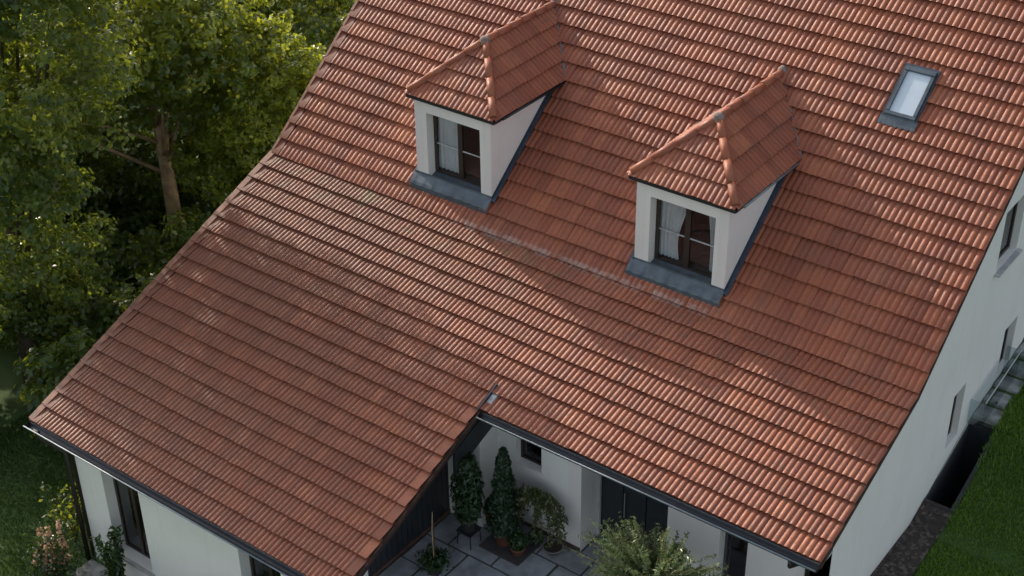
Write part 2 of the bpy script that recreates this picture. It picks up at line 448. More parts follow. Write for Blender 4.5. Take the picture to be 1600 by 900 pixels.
# ---------------------------------------------------------------- walls
YW = -3.65; YF = .55; XR = -.2; XG = -14.6; XS = -7.75; GZ = -6.5
def ztop(y, d=.14): return zr(y) - d - (.06 if y > B else 0)
idx_dorm = 0
def window(parent, O, U, V, N, w_, h_, mull=1, rail=(.52,), fw=.07, name='window', curtains=False, sash=M['frame'], depth=.05, room=True):
    """O = lower-left corner of the frame plane; frame bars, glass, curtain and dark room behind"""
    O, U, V, N = map(Vector, (O, U, V, N))
    q = MB(); bar = lambda a, b, c, d_, k=depth: q.obox(O+U*a+V*b-N*k, U*(c-a), V*(d_-b), N*k)
    bar(0, 0, w_, fw); bar(0, h_-fw, w_, h_); bar(0, fw, fw, h_-fw); bar(w_-fw, fw, w_, h_-fw)
    xs = [fw]
    for i in range(mull):
        c = fw + (w_-2*fw)*(i+1)/(mull+1); bar(c-fw*.75, fw, c+fw*.75, h_-fw, depth+.008); xs += [c-fw*.75, c+fw*.75]
    xs.append(w_-fw)
    fr = q.build(name, sash, parent)
    g = MB(); r_ = MB()
    for a, b in zip(xs[::2], xs[1::2]):
        g.obox(O+U*a+V*fw-N*(depth*.6), U*(b-a), V*(h_-2*fw), N*.006)
        for ry in rail: r_.obox(O+U*a+V*(h_*ry-.012)-N*(depth*.6-.008), U*(b-a), V*.024, N*.014)
    g.build('pane', M['glass'], fr)
    if rail: r_.build('glazing_bar', M['white_trim'] if curtains else sash, fr)
    if curtains:
        c = MB()
        spans = [(.0, .26, .30, -.13), (.0, .01, 1, 0)]
        def curtain(a, b, pull):
            n = 26; vs_ = []; 
            for i in range(n+1):
                f_ = i/n
                for j in range(9):
                    g_ = j/8; k_ = 1 - pull*math.sin(min(1, (1-g_)*1.25)*math.pi*.5)*(.6+.4*math.sin((1-g_)*2.6))
                    x = a + (b-a)*f_*k_ if pull >= 0 else b - (b-a)*(1-f_)*(1+pull*math.sin(min(1, (1-g_)*1.25)*math.pi*.5))
                    vs_.append(O + U*x + V*(fw+.03 + (h_-2*fw-.05)*g_) - N*(depth+.035+.018*math.sin(f_*34+g_)))
            c.add(vs_, [(i*9+j, (i+1)*9+j, (i+1)*9+j+1, i*9+j+1) for i in range(n) for j in range(8)])
        mid = w_/2
        curtain(fw*.6, mid+(.0 if idx_dorm == 0 else -.04), .10 if idx_dorm == 0 else .34); curtain(mid+(.42 if idx_dorm == 0 else .36), w_-fw*.6, -.35)
        c.build('curtain', M['curtain'], fr, True)
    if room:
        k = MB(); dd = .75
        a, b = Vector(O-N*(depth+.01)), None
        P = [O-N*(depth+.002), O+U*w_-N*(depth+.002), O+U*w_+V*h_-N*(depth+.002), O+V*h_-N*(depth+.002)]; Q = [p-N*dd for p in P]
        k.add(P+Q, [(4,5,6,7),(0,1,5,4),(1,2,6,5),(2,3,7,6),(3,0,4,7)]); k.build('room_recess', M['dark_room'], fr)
    return fr

# gable wall on the right, facing +x; outline in (y,z)
zt = lambda y: ztop(y)
YE = YB-.3
outer = [(YF, GZ), (YE, GZ), (YE, zr(RIDGE)-S2*(YE-RIDGE)-.25), (RIDGE, zr(RIDGE)-.2), (B, zt(B)-.02), (YF, zt(YF))]
gh = [(7.02, 1.86, 8.05, 3.12), (5.92, -1.62, 6.50, -.36), (8.42, -1.35, 9.10, -.22)]
mb = wall(MB(), (XR, 0, 0), (0, 1, 0), (0, 0, 1), (1, 0, 0), outer, gh, .3)
mb.build('gable_wall', M['stucco'], house)
# gable wall on the left (mostly unseen)
outer = [(YW+.02, GZ), (YE, GZ), (YE, zr(RIDGE)-S2*(YE-RIDGE)-.25), (RIDGE, zr(RIDGE)-.2), (B, zt(B)-.02), (YW+.02, zt(YW))]
wall(MB(), (XG, 0, 0), (0, 1, 0), (0, 0, 1), (-1, 0, 0), outer, [], .3).build('gable_wall', M['stucco'], house)
# rear wall
MB().box((XG+.02, YE-.3, GZ), (XR-.02, YE-.02, -.4)).build('rear_wall', M['stucco'], house)
# wing front wall
w1 = (-13.70, -4.42, -12.60, -2.05); w2_ = (-9.85, -4.42, -8.75, -2.05)
outer = [(XG, GZ), (XS, GZ), (XS, zt(YW)+.02), (XG, zt(YW)+.02)]
wall(MB(), (0, YW, 0), (1, 0, 0), (0, 0, 1), (0, -1, 0), outer, [w1, w2_], .32).build('front_wall', M['stucco'], house)
for a in (w1, w2_):
    MB().box((a[0]-.04, YW-.07, a[1]-.07), (a[2]+.04, YW+.30, a[1]-.005)).build('window_sill', M['sill'], house)
    window(house, (a[0], YW+.24, a[1]), (1, 0, 0), (0, 0, 1), (0, -1, 0), a[2]-a[0], a[3]-a[1], 1, (), .06, 'french_window')
# wing side wall (facing the courtyard): white pier at the front, dark boarding behind
wall(MB(), (XS, 0, 0), (0, 1, 0), (0, 0, 1), (1, 0, 0), [(YW+.003, GZ), (-2.42, GZ), (-2.42, zt(-2.42)), (YW+.003, zt(YW))], [], .3).build('side_pier', M['stucco'], house)
outer = [(-2.415, -3.6), (YF, -3.6), (YF, zt(YF)), (-2.415, zt(-2.415))]
wall(MB(), (XS-.02, 0, 0), (0, 1, 0), (0, 0, 1), (1, 0, 0), outer, [], .25).build('side_wall', M['dark_wall'], house)
q = MB()
for i in range(19):
    y = -2.34+i*.152; q.box((XS-.018, y, -2.78), (XS+.004, y+.138, zt(y)-.02))
q.build('side_cladding', M['anthracite'], house)
MB().box((XS-.01, -2.41, -2.95), (XS+.03, YF-.005, -2.78)).build('brick_plinth', M['brick'], house)
# short return of the white wall below the inner corner of the roofs, and the dark boarding above it
wall(MB(), (-6.94, 0, 0), (0, 1, 0), (0, 0, 1), (1, 0, 0), [(-.02, -3.4), (YF+.05, -3.4), (YF+.05, -.57), (-.02, -.77)], [], .8).build('wall_return', M['stucco'], house)
wall(MB(), (-6.935, 0, 0), (0, 1, 0), (0, 0, 1), (1, 0, 0), [(-.75, -1.06), (-.02, -.768), (YF, -.567), (YF, -.06), (-.75, -.52)], [], .06).build('gable_boarding', M['anthracite'], house)
# courtyard facade: window bay, door recess, right part
cw = (-6.52, -1.37, -5.93, -.42)
wall(MB(), (0, YF, 0), (1, 0, 0), (0, 0, 1), (0, -1, 0), [(-7.6, -4.5), (-5.03, -4.5), (-5.03, -.16), (-7.6, -.16)], [cw], .34).build('courtyard_wall', M['stucco'], house)
MB().box((cw[0]-.0, YF-.03, cw[1]-.03), (cw[2]+.03, YF+.2, cw[1]-.003)).build('window_sill', M['stucco_r'], house)
window(house, (cw[0], YF+.15, cw[1]), (1, 0, 0), (0, 0, 1), (0, -1, 0), cw[2]-cw[0], cw[3]-cw[1], 0, (), .05, 'small_window')
wall(MB(), (-5.027, 0, 0), (0, 1, 0), (0, 0, 1), (1, 0, 0), [(YF-.002, -4.5), (1.25, -4.5), (1.25, -.16), (YF-.002, -.16)], [], .3).build('door_recess_wall', M['stucco_r'], house)
q = MB().box((-5.05, 1.18, -2.85), (-2.95, 1.25, -.2))
for i in range(4):
    x = -4.96+i*.5; q.box((x, 1.15, -2.82), (x+.47, 1.181, -.24))
dr = q.build('front_door', M['anthracite'], house)
MB().tube([(-4.42, 1.10, -2.1), (-4.42, 1.10, -1.5)], .014).build('handle', M['gutter_lip'], dr)
MB().box((-5.028, 1.10, -2.85), (-4.97, 1.155, -.2)).build('door_jamb', M['sill'], house)
rg = (-2.12, -2.7, -1.58, -.3)
wall(MB(), (0, YF, 0), (1, 0, 0), (0, 0, 1), (0, -1, 0), [(-3.17, -4.5), (XR, -4.5), (XR, -.16), (-3.17, -.16)], [rg], .34).build('courtyard_wall', M['stucco_r'], house)
window(house, (rg[0], YF+.2, rg[1]), (1, 0, 0), (0, 0, 1), (0, -1, 0), rg[2]-rg[0], rg[3]-rg[1], 0, (), .05, 'glazed_door', sash=M['zinc'])
wall(MB(), (-3.173, 0, 0), (0, 1, 0), (0, 0, 1), (-1, 0, 0), [(YF-.002, -4.5), (1.25, -4.5), (1.25, -.16), (YF-.002, -.16)], [], .3).build('door_recess_wall', M['stucco_r'], house)
# brown-stained plinth lines
MB().box((-7.0, YF-.012, -2.93), (-5.03, YF-.001, -2.78)).build('wall_plinth', M['brick'], house)
# gable windows
for a in gh:
    wi = window(house, (XR-.13, a[0], a[1]), (0, 1, 0), (0, 0, 1), (1, 0, 0), a[2]-a[0], a[3]-a[1], 0, (), .07, 'gable_window')
MB().box((XR-.22, 6.95, 1.80), (XR+.10, 8.12, 1.855)).build('window_sill', M['sill'], house)
# downpipes
q = MB().tube([(XL+.25, -DW-.08, zw-.10), (XL+.25, -DW-.08, zw-.26), (XG-.02, YW-.10, zw-.60), (XG-.02, YW-.10, -5.2)], .048, 10)
q.build('downpipe', M['pipe'], house, True)
MB().box((XG-.012, YW-.012, -5.3), (XG+.11, YW-.001, zw-.2)).build('corner_trim', M['pipe'], house)
q = MB().tube([(-.5, -.1, -.12), (-.5, -.1, -.25), (-.42, .46, -.5), (-.42, .46, -3.2)], .045, 10); q.build('downpipe', M['pipe'], house, True)
# metal soaker where the wing verge meets the main eave
q = MB().obox((XW+.045, .14, .075), (.13, 0, 0), tuple(sv*.26), tuple(N1*.05)); q.build('valley_flashing', M['stub'], house, bevel=.012)
q = MB().obox((XW+.015, -.05, .0), (.022, 0, 0), tuple(sv*.62), tuple(N1*.09)); q.build('valley_flashing', M['zinc_dark'], house)

# ---------------------------------------------------------------- dormers
def clip(me, planes):
    bm = bmesh.new(); bm.from_mesh(me)
    for co, no in planes:
        bmesh.ops.bisect_plane(bm, geom=bm.verts[:]+bm.edges[:]+bm.faces[:], plane_co=co, plane_no=no, clear_outer=True)
    bm.to_mesh(me); bm.free()
def make_dormer(q, idx):
    x0, y0 = q['x'], q['y']; x1 = x0+DWI; z0 = zr(y0); ze = z0+DH
    yb = B + (ze-zb)/S2
    # body: front wall with opening and two cheeks
    oh = (.30, -.03, DWI-.27, DH-.33)
    b = MB(); wall(b, (x0, y0, z0), (1, 0, 0), (0, 0, 1), (0, -1, 0), [(0, -.25), (DWI, -.25), (DWI, DH-.04), (0, DH-.04)], [oh], .34)
    body = b.build('dormer', M['stucco'], house)
    body['label'] = ['left dormer, higher on the roof slope, with closed net curtains', 'right dormer, nearer the camera, with curtains drawn aside'][idx]
    for (x, n) in ((x1, 1), (x0, -1)):
        c = MB(); wall(c, (x+.003*n, 0, 0), (0, 1, 0), (0, 0, 1), (n, 0, 0), [(y0-.002, z0-.2), (yb+.1, ze-.1), (yb+.1, ze-.04), (y0-.002, ze-.04)], [], .2)
        c.build('cheek_wall', M['stucco_r'], body)
    # window
    fw_ = oh[2]-oh[0]
    fr = window(body, (x0+oh[0], y0+.22, z0+.15), (1, 0, 0), (0, 0, 1), (0, -1, 0), fw_, DH-.33-.15, 1, (.48,), .075, 'window_frame', curtains=True, room=False)
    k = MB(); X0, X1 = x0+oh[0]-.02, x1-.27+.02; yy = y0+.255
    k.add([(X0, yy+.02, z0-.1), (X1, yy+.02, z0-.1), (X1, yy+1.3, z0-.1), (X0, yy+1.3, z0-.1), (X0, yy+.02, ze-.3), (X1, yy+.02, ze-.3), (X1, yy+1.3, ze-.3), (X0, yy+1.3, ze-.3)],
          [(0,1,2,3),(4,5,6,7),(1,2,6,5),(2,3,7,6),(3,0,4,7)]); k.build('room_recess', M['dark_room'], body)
    # sloping zinc sill inside the opening and apron on the roof
    s_ = MB(); s_.add([(x0+oh[0]+.002, y0+.23, z0+.175), (x1-.272, y0+.23, z0+.175), (x1-.272, y0-.03, z0+.085), (x0+oh[0]+.002, y0-.03, z0+.085),
                       (x0+oh[0]+.002, y0+.23, z0+.14), (x1-.272, y0+.23, z0+.14), (x1-.272, y0-.03, z0+.055), (x0+oh[0]+.002, y0-.03, z0+.055)],
                      [(0,1,2,3),(4,5,6,7),(0,1,5,4),(2,3,7,6),(0,3,7,4),(1,2,6,5)]); s_.build('window_sill', M['zinc'], body)
    ap = MB(); n = 24; up = .085; L = .20
    vs_ = []
    for i in range(n+1):
        x = x0-.07 + (DWI+.09)*i/n; wob = .012*math.sin(i*2.1)
        for (yy, hh) in ((y0-.004, .20), (y0-.012, .17), (y0-.16, .165+wob*.3), (y0-L, .145+wob), (y0-L-.01, .05)):
            vs_.append((x, yy, zr(yy)+hh))
    ap.add(vs_, [(i*5+j, (i+1)*5+j, (i+1)*5+j+1, i*5+j+1) for i in range(n) for j in range(4)]); ap.build('apron_flashing', M['zinc'], body)
    MB().box((x0-.012, y0-.022, z0-.25), (x0+oh[0], y0-.001, z0+.14)).build('base_flashing', M['zinc_dark'], body); MB().box((x1-.27, y0-.022, z0-.25), (x1+.012, y0-.001, z0+.14)).build('base_flashing', M['zinc_dark'], body)
    for (x, n_) in ((x1, 1), (x0, -1)):
        c = MB(); a = (x+.001*n_, x+.02*n_); 
        for xx in (a,):
            c.add([(xx[k_], yy, zr(yy)+hh) for k_ in (0, 1) for (yy, hh) in ((y0-.02, -.05), (yb-.03, -.05), (yb-.03, .20), (y0-.02, .20))], [(0,1,2,3),(4,5,6,7),(0,1,5,4),(1,2,6,5),(2,3,7,6),(3,0,4,7)])
        c.add([(x+.02*n_, yy, zr(yy)+.16) for yy in (y0-.05, yb-.03)] + [(x+.10*n_, yy, zr(yy)+.150) for yy in (yb-.03, y0-.05)], [(0,1,2,3)])
        c.build('cheek_flashing', M['zinc_dark'], body)
    # hipped roof
    ex0, ex1, ey = x0-DOV, x1+DOV, y0-DOF; cx = (ex0+ex1)/2; hw = (ex1-ex0)/2; zp = ze+DRISE; yh = ey+DHIP
    yr = B + (zp-zb)/S2
    sr = DRISE/hw; Lr = math.hypot(hw, DRISE); Lf = math.hypot(DHIP, DRISE)
    Nr = Vector((DRISE, 0, hw)).normalized(); Nl = Vector((-DRISE, 0, hw)).normalized(); Nf = Vector((0, -DRISE, DHIP)).normalized()
    hipR = Vector((-hw, DHIP, DRISE)); hipL = Vector((hw, DHIP, DRISE))
    pR = Vector((ex1, ey, ze)); pL = Vector((ex0, ey, ze))
    vert = Vector((0, 0, 1))
    nR = vert.cross(Vector((-hw, DHIP, 0))).normalized()       # vertical plane through right hip
    if nR.x < 0: nR = -nR
    nL = Vector((-nR.x, nR.y, 0))
    main_n = Vector((0, -S2, 1)).normalized(); mp = Vector((0, B, zb))
    nr = 4
    def sR(u, t): return np.stack([ex1 - hw*t/nr, u, ze + DRISE*t/nr], -1)
    def sLf(u, t): return np.stack([ex0 + hw*t/nr, -u, ze + DRISE*t/nr], -1)
    def sF(u, t): return np.stack([u, ey + DHIP*t/nr, ze + DRISE*t/nr], -1)
    def part(cols, surf, N, planes, seed):
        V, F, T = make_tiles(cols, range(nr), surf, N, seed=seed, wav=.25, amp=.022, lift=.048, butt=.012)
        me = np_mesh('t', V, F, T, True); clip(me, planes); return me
    parts = [part(columns(ey, yr+.5, .125), sR, Nr, [(pR, Vector((nR.x, nR.y, 0))*-1), (mp, -main_n)], 11+idx),
             part([(-b_, -a_, f_) for a_, b_, f_ in columns(ey, yr+.5, .125)][::-1], sLf, Nl, [(pL, Vector((nL.x, nL.y, 0))*-1), (mp, -main_n)], 21+idx),
             part(columns(ex0, ex1, .118), sF, Nf, [(pR, nR), (pL, nL)], 31+idx)]
    return body, parts, dict(ex0=ex0, ex1=ex1, ey=ey, ze=ze, zp=zp, yh=yh, cx=cx, yr=yr, yb=yb, hw=hw, Nr=Nr, Nf=Nf)

def halfpipe(q, a, b, r0, r1, n=9, th=.016, span=.55):
    a, b = Vector(a), Vector(b); d = (b-a).normalized(); s = d.cross(Vector((0, 0, 1))).normalized(); u = s.cross(d).normalized()
    vs_ = []
    for p, r in ((a, r0), (b, r1)):
        for rr in (r, r-th):
            for k in range(n):
                an = math.pi*(-.5 + k/(n-1))*1.08; vs_.append(p + s*math.sin(an)*rr + u*math.cos(an)*rr)
    fs = []
    for k in range(n-1):
        fs += [(k, k+1, 2*n+k+1, 2*n+k), (n+k, n+k+1, 3*n+k+1, 3*n+k), (k, k+1, n+k+1, n+k), (2*n+k, 2*n+k+1, 3*n+k+1, 3*n+k)]
    q.add(vs_, fs)
def pipe_run(q, a, b, L=.44, r=.082):
    a, b = Vector(a), Vector(b); n = max(1, round((b-a).length/L)); rr = random.Random(int(a.x*100))
    for i in range(n):
        p = a.lerp(b, i/n); e_ = a.lerp(b, min(1.0, (i+1.12)/n)); j = Vector((rr.uniform(-.006, .006), rr.uniform(-.006, .006), rr.uniform(-.004, .006)))
        halfpipe(q, p+j+Vector((0, 0, .006)), e_+j-Vector((0, 0, .004)), r*1.0, r*.95)

for idx, q in enumerate(dormers):
    idx_dorm = idx
    body, parts, g = make_dormer(q, idx)
    # join the three tiled slopes into one roof part
    bm = bmesh.new()
    for me in parts: bm.from_mesh(me)
    me = bpy.data.meshes.new('dormer_roof'); bm.to_mesh(me); bm.free()
    for p in parts: bpy.data.meshes.remove(p)
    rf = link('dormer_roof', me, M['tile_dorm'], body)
    # solid deck just under the tiles
    d_ = MB(); o = .018
    A = Vector((g['ex0']+.03, g['ey']+.03, g['ze']-o)); Bv = Vector((g['ex1']-.03, g['ey']+.03, g['ze']-o)); P = Vector((g['cx'], g['yh'], g['zp']-o-.02))
    R_ = Vector((g['cx'], g['yr']+.05, g['zp']-o-.02)); El = Vector((g['ex0']+.03, g['yb']+.1, g['ze']-o)); Er = Vector((g['ex1']-.03, g['yb']+.1, g['ze']-o))
    d_.add([A, Bv, P, R_, El, Er], [(0, 1, 2), (1, 5, 3, 2), (0, 2, 3, 4), (0, 4, 5, 1)]); d_.build('roof_deck', M['brown_wood'], body)
    # dark eaves strip and thin gutter
    f_ = MB(); z = g['ze']
    f_.box((g['ex0'], g['ey']-.006, z-.07), (g['ex1'], g['ey']+.03, z+.012)); f_.box((g['ex1']-.03, g['ey']+.03, z-.07), (g['ex1']+.006, g['yb']+.06, z+.012)); f_.box((g['ex0']-.006, g['ey']+.03, z-.07), (g['ex0']+.03, g['yb']+.06, z+.012))
    f_.build('eave_strip', M['gutter'], body)
    f_ = MB().tube([(g['ex1']+.03, g['ey']+.25, z-.035), (g['ex1']+.03, g['yb']+.05, z-.035)], .028, 8); f_.build('small_gutter', M['gutter_lip'] if idx == 1 else M['gutter'], body, True)
    # ridge and hip caps with mortar dab at the peak
    rt = MB(); rz = .055
    pk = Vector((g['cx'], g['yh'], g['zp']+rz-.03))
    pipe_run(rt, (g['ex1']-.03, g['ey']+.03, g['ze']+rz), pk)
    pipe_run(rt, (g['ex0']+.03, g['ey']+.03, g['ze']+rz), pk)
    pipe_run(rt, pk - Vector((0, .05, 0)), (g['cx'], g['yr']+.05, g['zp']+rz-.03))
    ht = rt.build('hip_tiles', M['tile_dorm'], body, True)
    for p in ht.data.polygons: p.use_smooth = True
    at = ht.data.attributes.new('tint', 'FLOAT', 'FACE'); at.data.foreach_set('value', np.repeat(RNG.random(len(ht.data.polygons)//32+1)*.5+.4, 32)[:len(ht.data.polygons)].astype(np.float32))
    md = MB(); n_ = 10
    md.lathe((pk.x, pk.y-.03, pk.z+.0), [(.0, .098), (.06, .092), (.10, .06), (.11, .0), (.11, -.06)], 12); mo = md.build('ridge_mortar', M['mortar'], body, True)
    md = MB(); md.lathe((g['cx'], g['yr']+.02, g['zp']+.02), [(.0, .13), (.06, .12), (.10, .07), (.11, -.05)], 10); md.build('ridge_mortar', M['mortar'], body, True)
    # valley strips where the dormer roof meets the main roof
    vl = MB()
    for sx in (1, -1):
        a = Vector((g['cx']+sx*(g['hw']+.04), g['yb']-.02, g['ze'])); b = Vector((g['cx'], g['yr']+.02, g['zp'])); up = N2*.06; side = Vector((.03, 0, 0))
        vl.add([a-side+up, a+side+up, b+side+up, b-side+up], [(0, 1, 2, 3)])
    vl.build('valley_flashing', M['lead'], body)

# ---------------------------------------------------------------- skylight
x0, x1, y0, y1 = SKY['x0'], SKY['x1'], SKY['y0'], SKY['y1']
c45 = 1/math.sqrt(1+S2*S2); vv = Vector((0, c45, S2*c45)); LY = (y1-y0)/c45
O = Vector((x0, y0, zr(y0)))
def sbox(q, a, b, c, d_, h0, h1): q.obox(O+Vector((a, 0, 0))+vv*b+N2*h0, (c-a, 0, 0), vv*(d_-b), N2*(h1-h0))
W_ = x1-x0
q = MB(); f_ = .065
sbox(q, 0, 0, W_, f_*1.1, -.05, .13); sbox(q, 0, LY-f_*1.5, W_, LY, -.05, .15); sbox(q, 0, f_*1.1, f_, LY-f_*1.5, -.05, .135); sbox(q, W_-f_, f_*1.1, W_, LY-f_*1.5, -.05, .135)
sk = q.build('skylight', M['zinc'], house, bevel=.006); sk['label'] = 'small roof window with a pale sky reflection coloured into its pane'
q = MB(); sbox(q, f_, f_*1.1, W_-f_, LY-f_*1.5, .085, .10); q.build('pane', M['sky_pane'], sk)
q = MB()
vs_ = []; n = 16
for i in range(n+1):
    x = x0-.06+(W_+.12)*i/n; w_b = .02*math.sin(i*2.6)
    for (s_, hh) in ((-.001, .10), (-.02, .085), (-.20-w_b, .078), (-.205-w_b, .03)): vs_.append(Vector((x, 0, 0)) + Vector((0, y0, zr(y0))) + vv*s_ + N2*hh)
q.add(vs_, [(i*4+j, (i+1)*4+j, (i+1)*4+j+1, i*4+j+1) for i in range(n) for j in range(3)]); q.build('apron_flashing', M['zinc'], sk)
q = MB(); sbox(q, -.04, -.02, -.004, LY+.02, .0, .10); sbox(q, W_+.004, -.02, W_+.04, LY+.02, .0, .10); sbox(q, -.04, LY+.004, W_+.04, LY+.06, .0, .10); q.build('side_flashing', M['zinc_dark'], sk)

# ---------------------------------------------------------------- ground
def gz(x, y):
    """terrain height"""
    x = np.asarray(x, float); y = np.asarray(y, float)
    left = smooth((-8.3-x)/5.5)
    z = -2.93 - 2.1*left
    z = z - .6*smooth((-16-x)/10)
    zr_ = -2.62 + np.clip((y-4.6)/2.6, 0, 1)*1.0 + np.clip(y-7.2, 0, 30)*.12 - .25*smooth((2.2-y)/2.2)
    z = np.where(x > -.6, zr_, z)
    return z + .04*vnoise(x*.4, y*.4)
# pit beside the gable wall is cut out of the sheet
PIT = (-.19, 5.22, .34, 7.12)
xs = np.unique(np.concatenate([np.linspace(-600, -60, 12), np.linspace(-60, 14, 149), np.linspace(14, 600, 14), [PIT[0], PIT[2], -.62, -.58]]))
ys = np.unique(np.concatenate([np.linspace(-300, -14, 8), np.linspace(-14, 60, 149), np.linspace(60, 900, 14), [PIT[1], PIT[3]]]))
XX, YY = np.meshgrid(xs, ys, indexing='ij'); ZZ = gz(XX, YY)
nx, ny = len(xs), len(ys); idx_ = np.arange(nx*ny).reshape(nx, ny)
F = np.stack([idx_[:-1, :-1], idx_[1:, :-1], idx_[1:, 1:], idx_[:-1, 1:]], -1)
cxm = (xs[:-1]+xs[1:])/2; cym = (ys[:-1]+ys[1:])/2
hole = (cxm[:, None] > PIT[0]) & (cxm[:, None] < PIT[2]) & (cym[None] > PIT[1]) & (cym[None] < PIT[3])
k = NB('grass_ground'); n1 = k.noise(.6, 5); n2 = k.noise(12, 4)
c = k.mix(n1, (.03, .066, .014), (.06, .12, .024)); c = k.mix(k.mrange(n2, .4, .75, 0, .5), c, (.05, .045, .022)); k.l(c, k.b.inputs['Base Color']); k.b.inputs['Roughness'].default_value = .95
k.bump(n2, .04)
M['grass_ground'] = k.m
me = np_mesh('lawn_ground', np.stack([XX, YY, ZZ], -1).reshape(-1, 3), F[~hole].reshape(-1, 4), None, True)
setp(link('lawn_ground', me, M['grass_ground']), kind='structure')

# light well beside the gable wall
px0, py0, px1, py1 = PIT
lw = thing('light_well', 'dark sunken light well between the white gable wall and the lawn', 'light well', (px0, py0, -3))
def zg_(y): return float(gz(0.0, y))
q = MB(); q.box((px0, py0-.08, -4.6), (px1, py0, zg_(py0)+.03)); q.box((px0, py0, -4.6), (px1, py1, -4.5)); q.box((px0, py1, -4.6), (px1+.08, py1+.08, zg_(py1)+.02))
q.add([(px1+d_, yy, zz) for d_ in (0, .08) for yy, zz in ((py0-.08, -4.6), (py1, -4.6), (py1, zg_(py1)+.02), (py0-.08, zg_(py0)+.03))], [(0,1,2,3),(4,5,6,7),(0,1,5,4),(1,2,6,5),(2,3,7,6),(3,0,4,7)])
q.build('retaining_wall', M['anthracite'], lw)
q = MB().add([(x_, yy, zz) for x_ in (px0-.004, px0+.012) for yy, zz in ((py0, -4.6), (py1, -4.6), (py1, zg_(py1)-.1), (5.86, zg_(5.86)-.05), (py0, zg_(py0)+.02))], [(0,1,2,3,4),(5,6,7,8,9),(0,1,6,5),(1,2,7,6),(2,3,8,7),(3,4,9,8),(4,0,5,9)]); q.build('well_dark_sheet', M['dark_wall'], lw)  # dark sheet added over the white wall to darken the inside of the well
# gravel bed in front of it, resting against the wall
k = NB('gravel_soil'); v = k.n('ShaderNodeTexVoronoi', Scale=16); k.noise(1); k.l(k.tc.outputs['Object'], v.inputs['Vector'])
c = k.ramp(k.n('ShaderNodeSeparateColor').outputs[0], [(0, (0, 0, 0)), (1, (1, 1, 1))]); sepc = k.t.nodes[-1]
cc = k.n('ShaderNodeSeparateColor'); k.l(v.outputs['Color'], cc.inputs[0]); c = k.ramp(cc.outputs[0], [(0, (.018, .014, .012)), (.7, (.045, .035, .028)), (1, (.11, .09, .075))]); k.l(c, k.b.inputs['Base Color']); k.b.inputs['Roughness'].default_value = .9
k.bump(v.outputs['Distance'], .03, -.8); M['gravel'] = k.m
def strip(name, pts, mat, dz=.02, kind='structure'):
    q = MB(); n = len(pts); q.add([(x, y, float(gz(x, y))+dz) for x, y in pts], [tuple(range(n))]); return setp(q.build(name, mat), kind=kind)
q = MB(); ny_ = 20
vs_ = []
for j in range(ny_+1):
    y = -1.0 + (5.21+1.0)*j/ny_
    for x in (XR+.004, XR+.25, .40+.02*math.sin(j)): vs_.append((x, y, float(gz(x, y)) + .05))
q.add(vs_, [(j*3+i, j*3+i+1, j*3+i+4, j*3+i+3) for j in range(ny_) for i in range(2)]); setp(q.build('gravel_bed', M['gravel']), kind='structure')
def pebble_field(name, label, x0, x1, y0, y1, n, mat, smin, smax, zf=None, seed=1):
    rng = np.random.default_rng(seed); V = []; F = []
    base = np.array([(1,0,0),(0,1,0),(-1,0,0),(0,-1,0),(0,0,1),(0,0,-1)], float); bf = np.array([(0,1,4),(1,2,4),(2,3,4),(3,0,4),(1,0,5),(2,1,5),(3,2,5),(0,3,5)])
    for i in range(n):
        s_ = rng.uniform(smin, smax, 3)*[1, 1, .6]; a = rng.uniform(0, 6.28); x = rng.uniform(x0, x1); y = rng.uniform(y0, y1); z = float(gz(x, y)) if zf is None else zf
        p = base*s_; p = np.stack([p[:, 0]*math.cos(a)-p[:, 1]*math.sin(a), p[:, 0]*math.sin(a)+p[:, 1]*math.cos(a), p[:, 2]], -1) + [x, y, z+s_[2]*.6]
        F.append(bf+len(V)*6); V.append(p)
    me = np_mesh(name, np.concatenate(V), np.concatenate(F), None, True); return setp(link(name, me, mat), label, 'gravel', kind='stuff')
pebble_field('gravel', 'brown and grey gravel in the bed under the gable wall', XR+.03, .27, 1.0, 5.15, 420, M['pebble'], .012, .042)

# paving beside the balustrade on the right
i = 0
ya = 7.23
for dl in (.50, .54, .48, .56, .52, .6, .55):
    za = float(gz(0, ya+dl/2)); xb = .29+random.uniform(-.03, .05)
    q = MB().box((-.18, ya, za-.09), (xb, ya+dl-.03, za+.03))
    setp(q.build('paving_slab', M['slab_dark'], None, bevel=.012), ['first', 'second', 'third', 'fourth', 'fifth', 'sixth', 'seventh'][i]+' grey paving slab beyond the light well, along the gable wall', 'paving slab', 'paving slabs beyond the light well'); i += 1; ya += dl
br = thing('glass_balustrade', 'frameless glass balustrade round the dark light well by the gable wall', 'balustrade', (.1, 7.3, -1.6))
ga, gb, gx = 6.98, 8.75, .10
def sheet(name, p, mat, ext):
    q = MB(); n = len(p); e_ = Vector(ext); q.add([Vector(a) for a in p]+[Vector(a)+e_ for a in p], [tuple(range(n)), tuple(range(n, 2*n))]+[(i_, (i_+1) % n, (i_+1) % n+n, i_+n) for i_ in range(n)]); return q.build(name, mat, br)
za, zb2 = zg_(7.2)+.03, zg_(gb)+.03
sheet('glass_panel', [(gx, ga, za), (gx, gb, zb2), (gx, gb, zb2+.62), (gx, ga, za+.58)], M['glass_rail'], (.012, 0, 0))
sheet('glass_panel', [(-.19, ga-.014, za), (gx, ga-.014, za), (gx, ga-.014, za+.58), (-.19, ga-.014, za+.58)], M['glass_rail'], (0, .012, 0))
sheet('glass_panel', [(-.19, gb+.002, zb2), (gx+.3, gb+.002, zb2), (gx+.3, gb+.002, zb2+.62), (-.19, gb+.002, zb2+.62)], M['glass_rail'], (0, .012, 0))
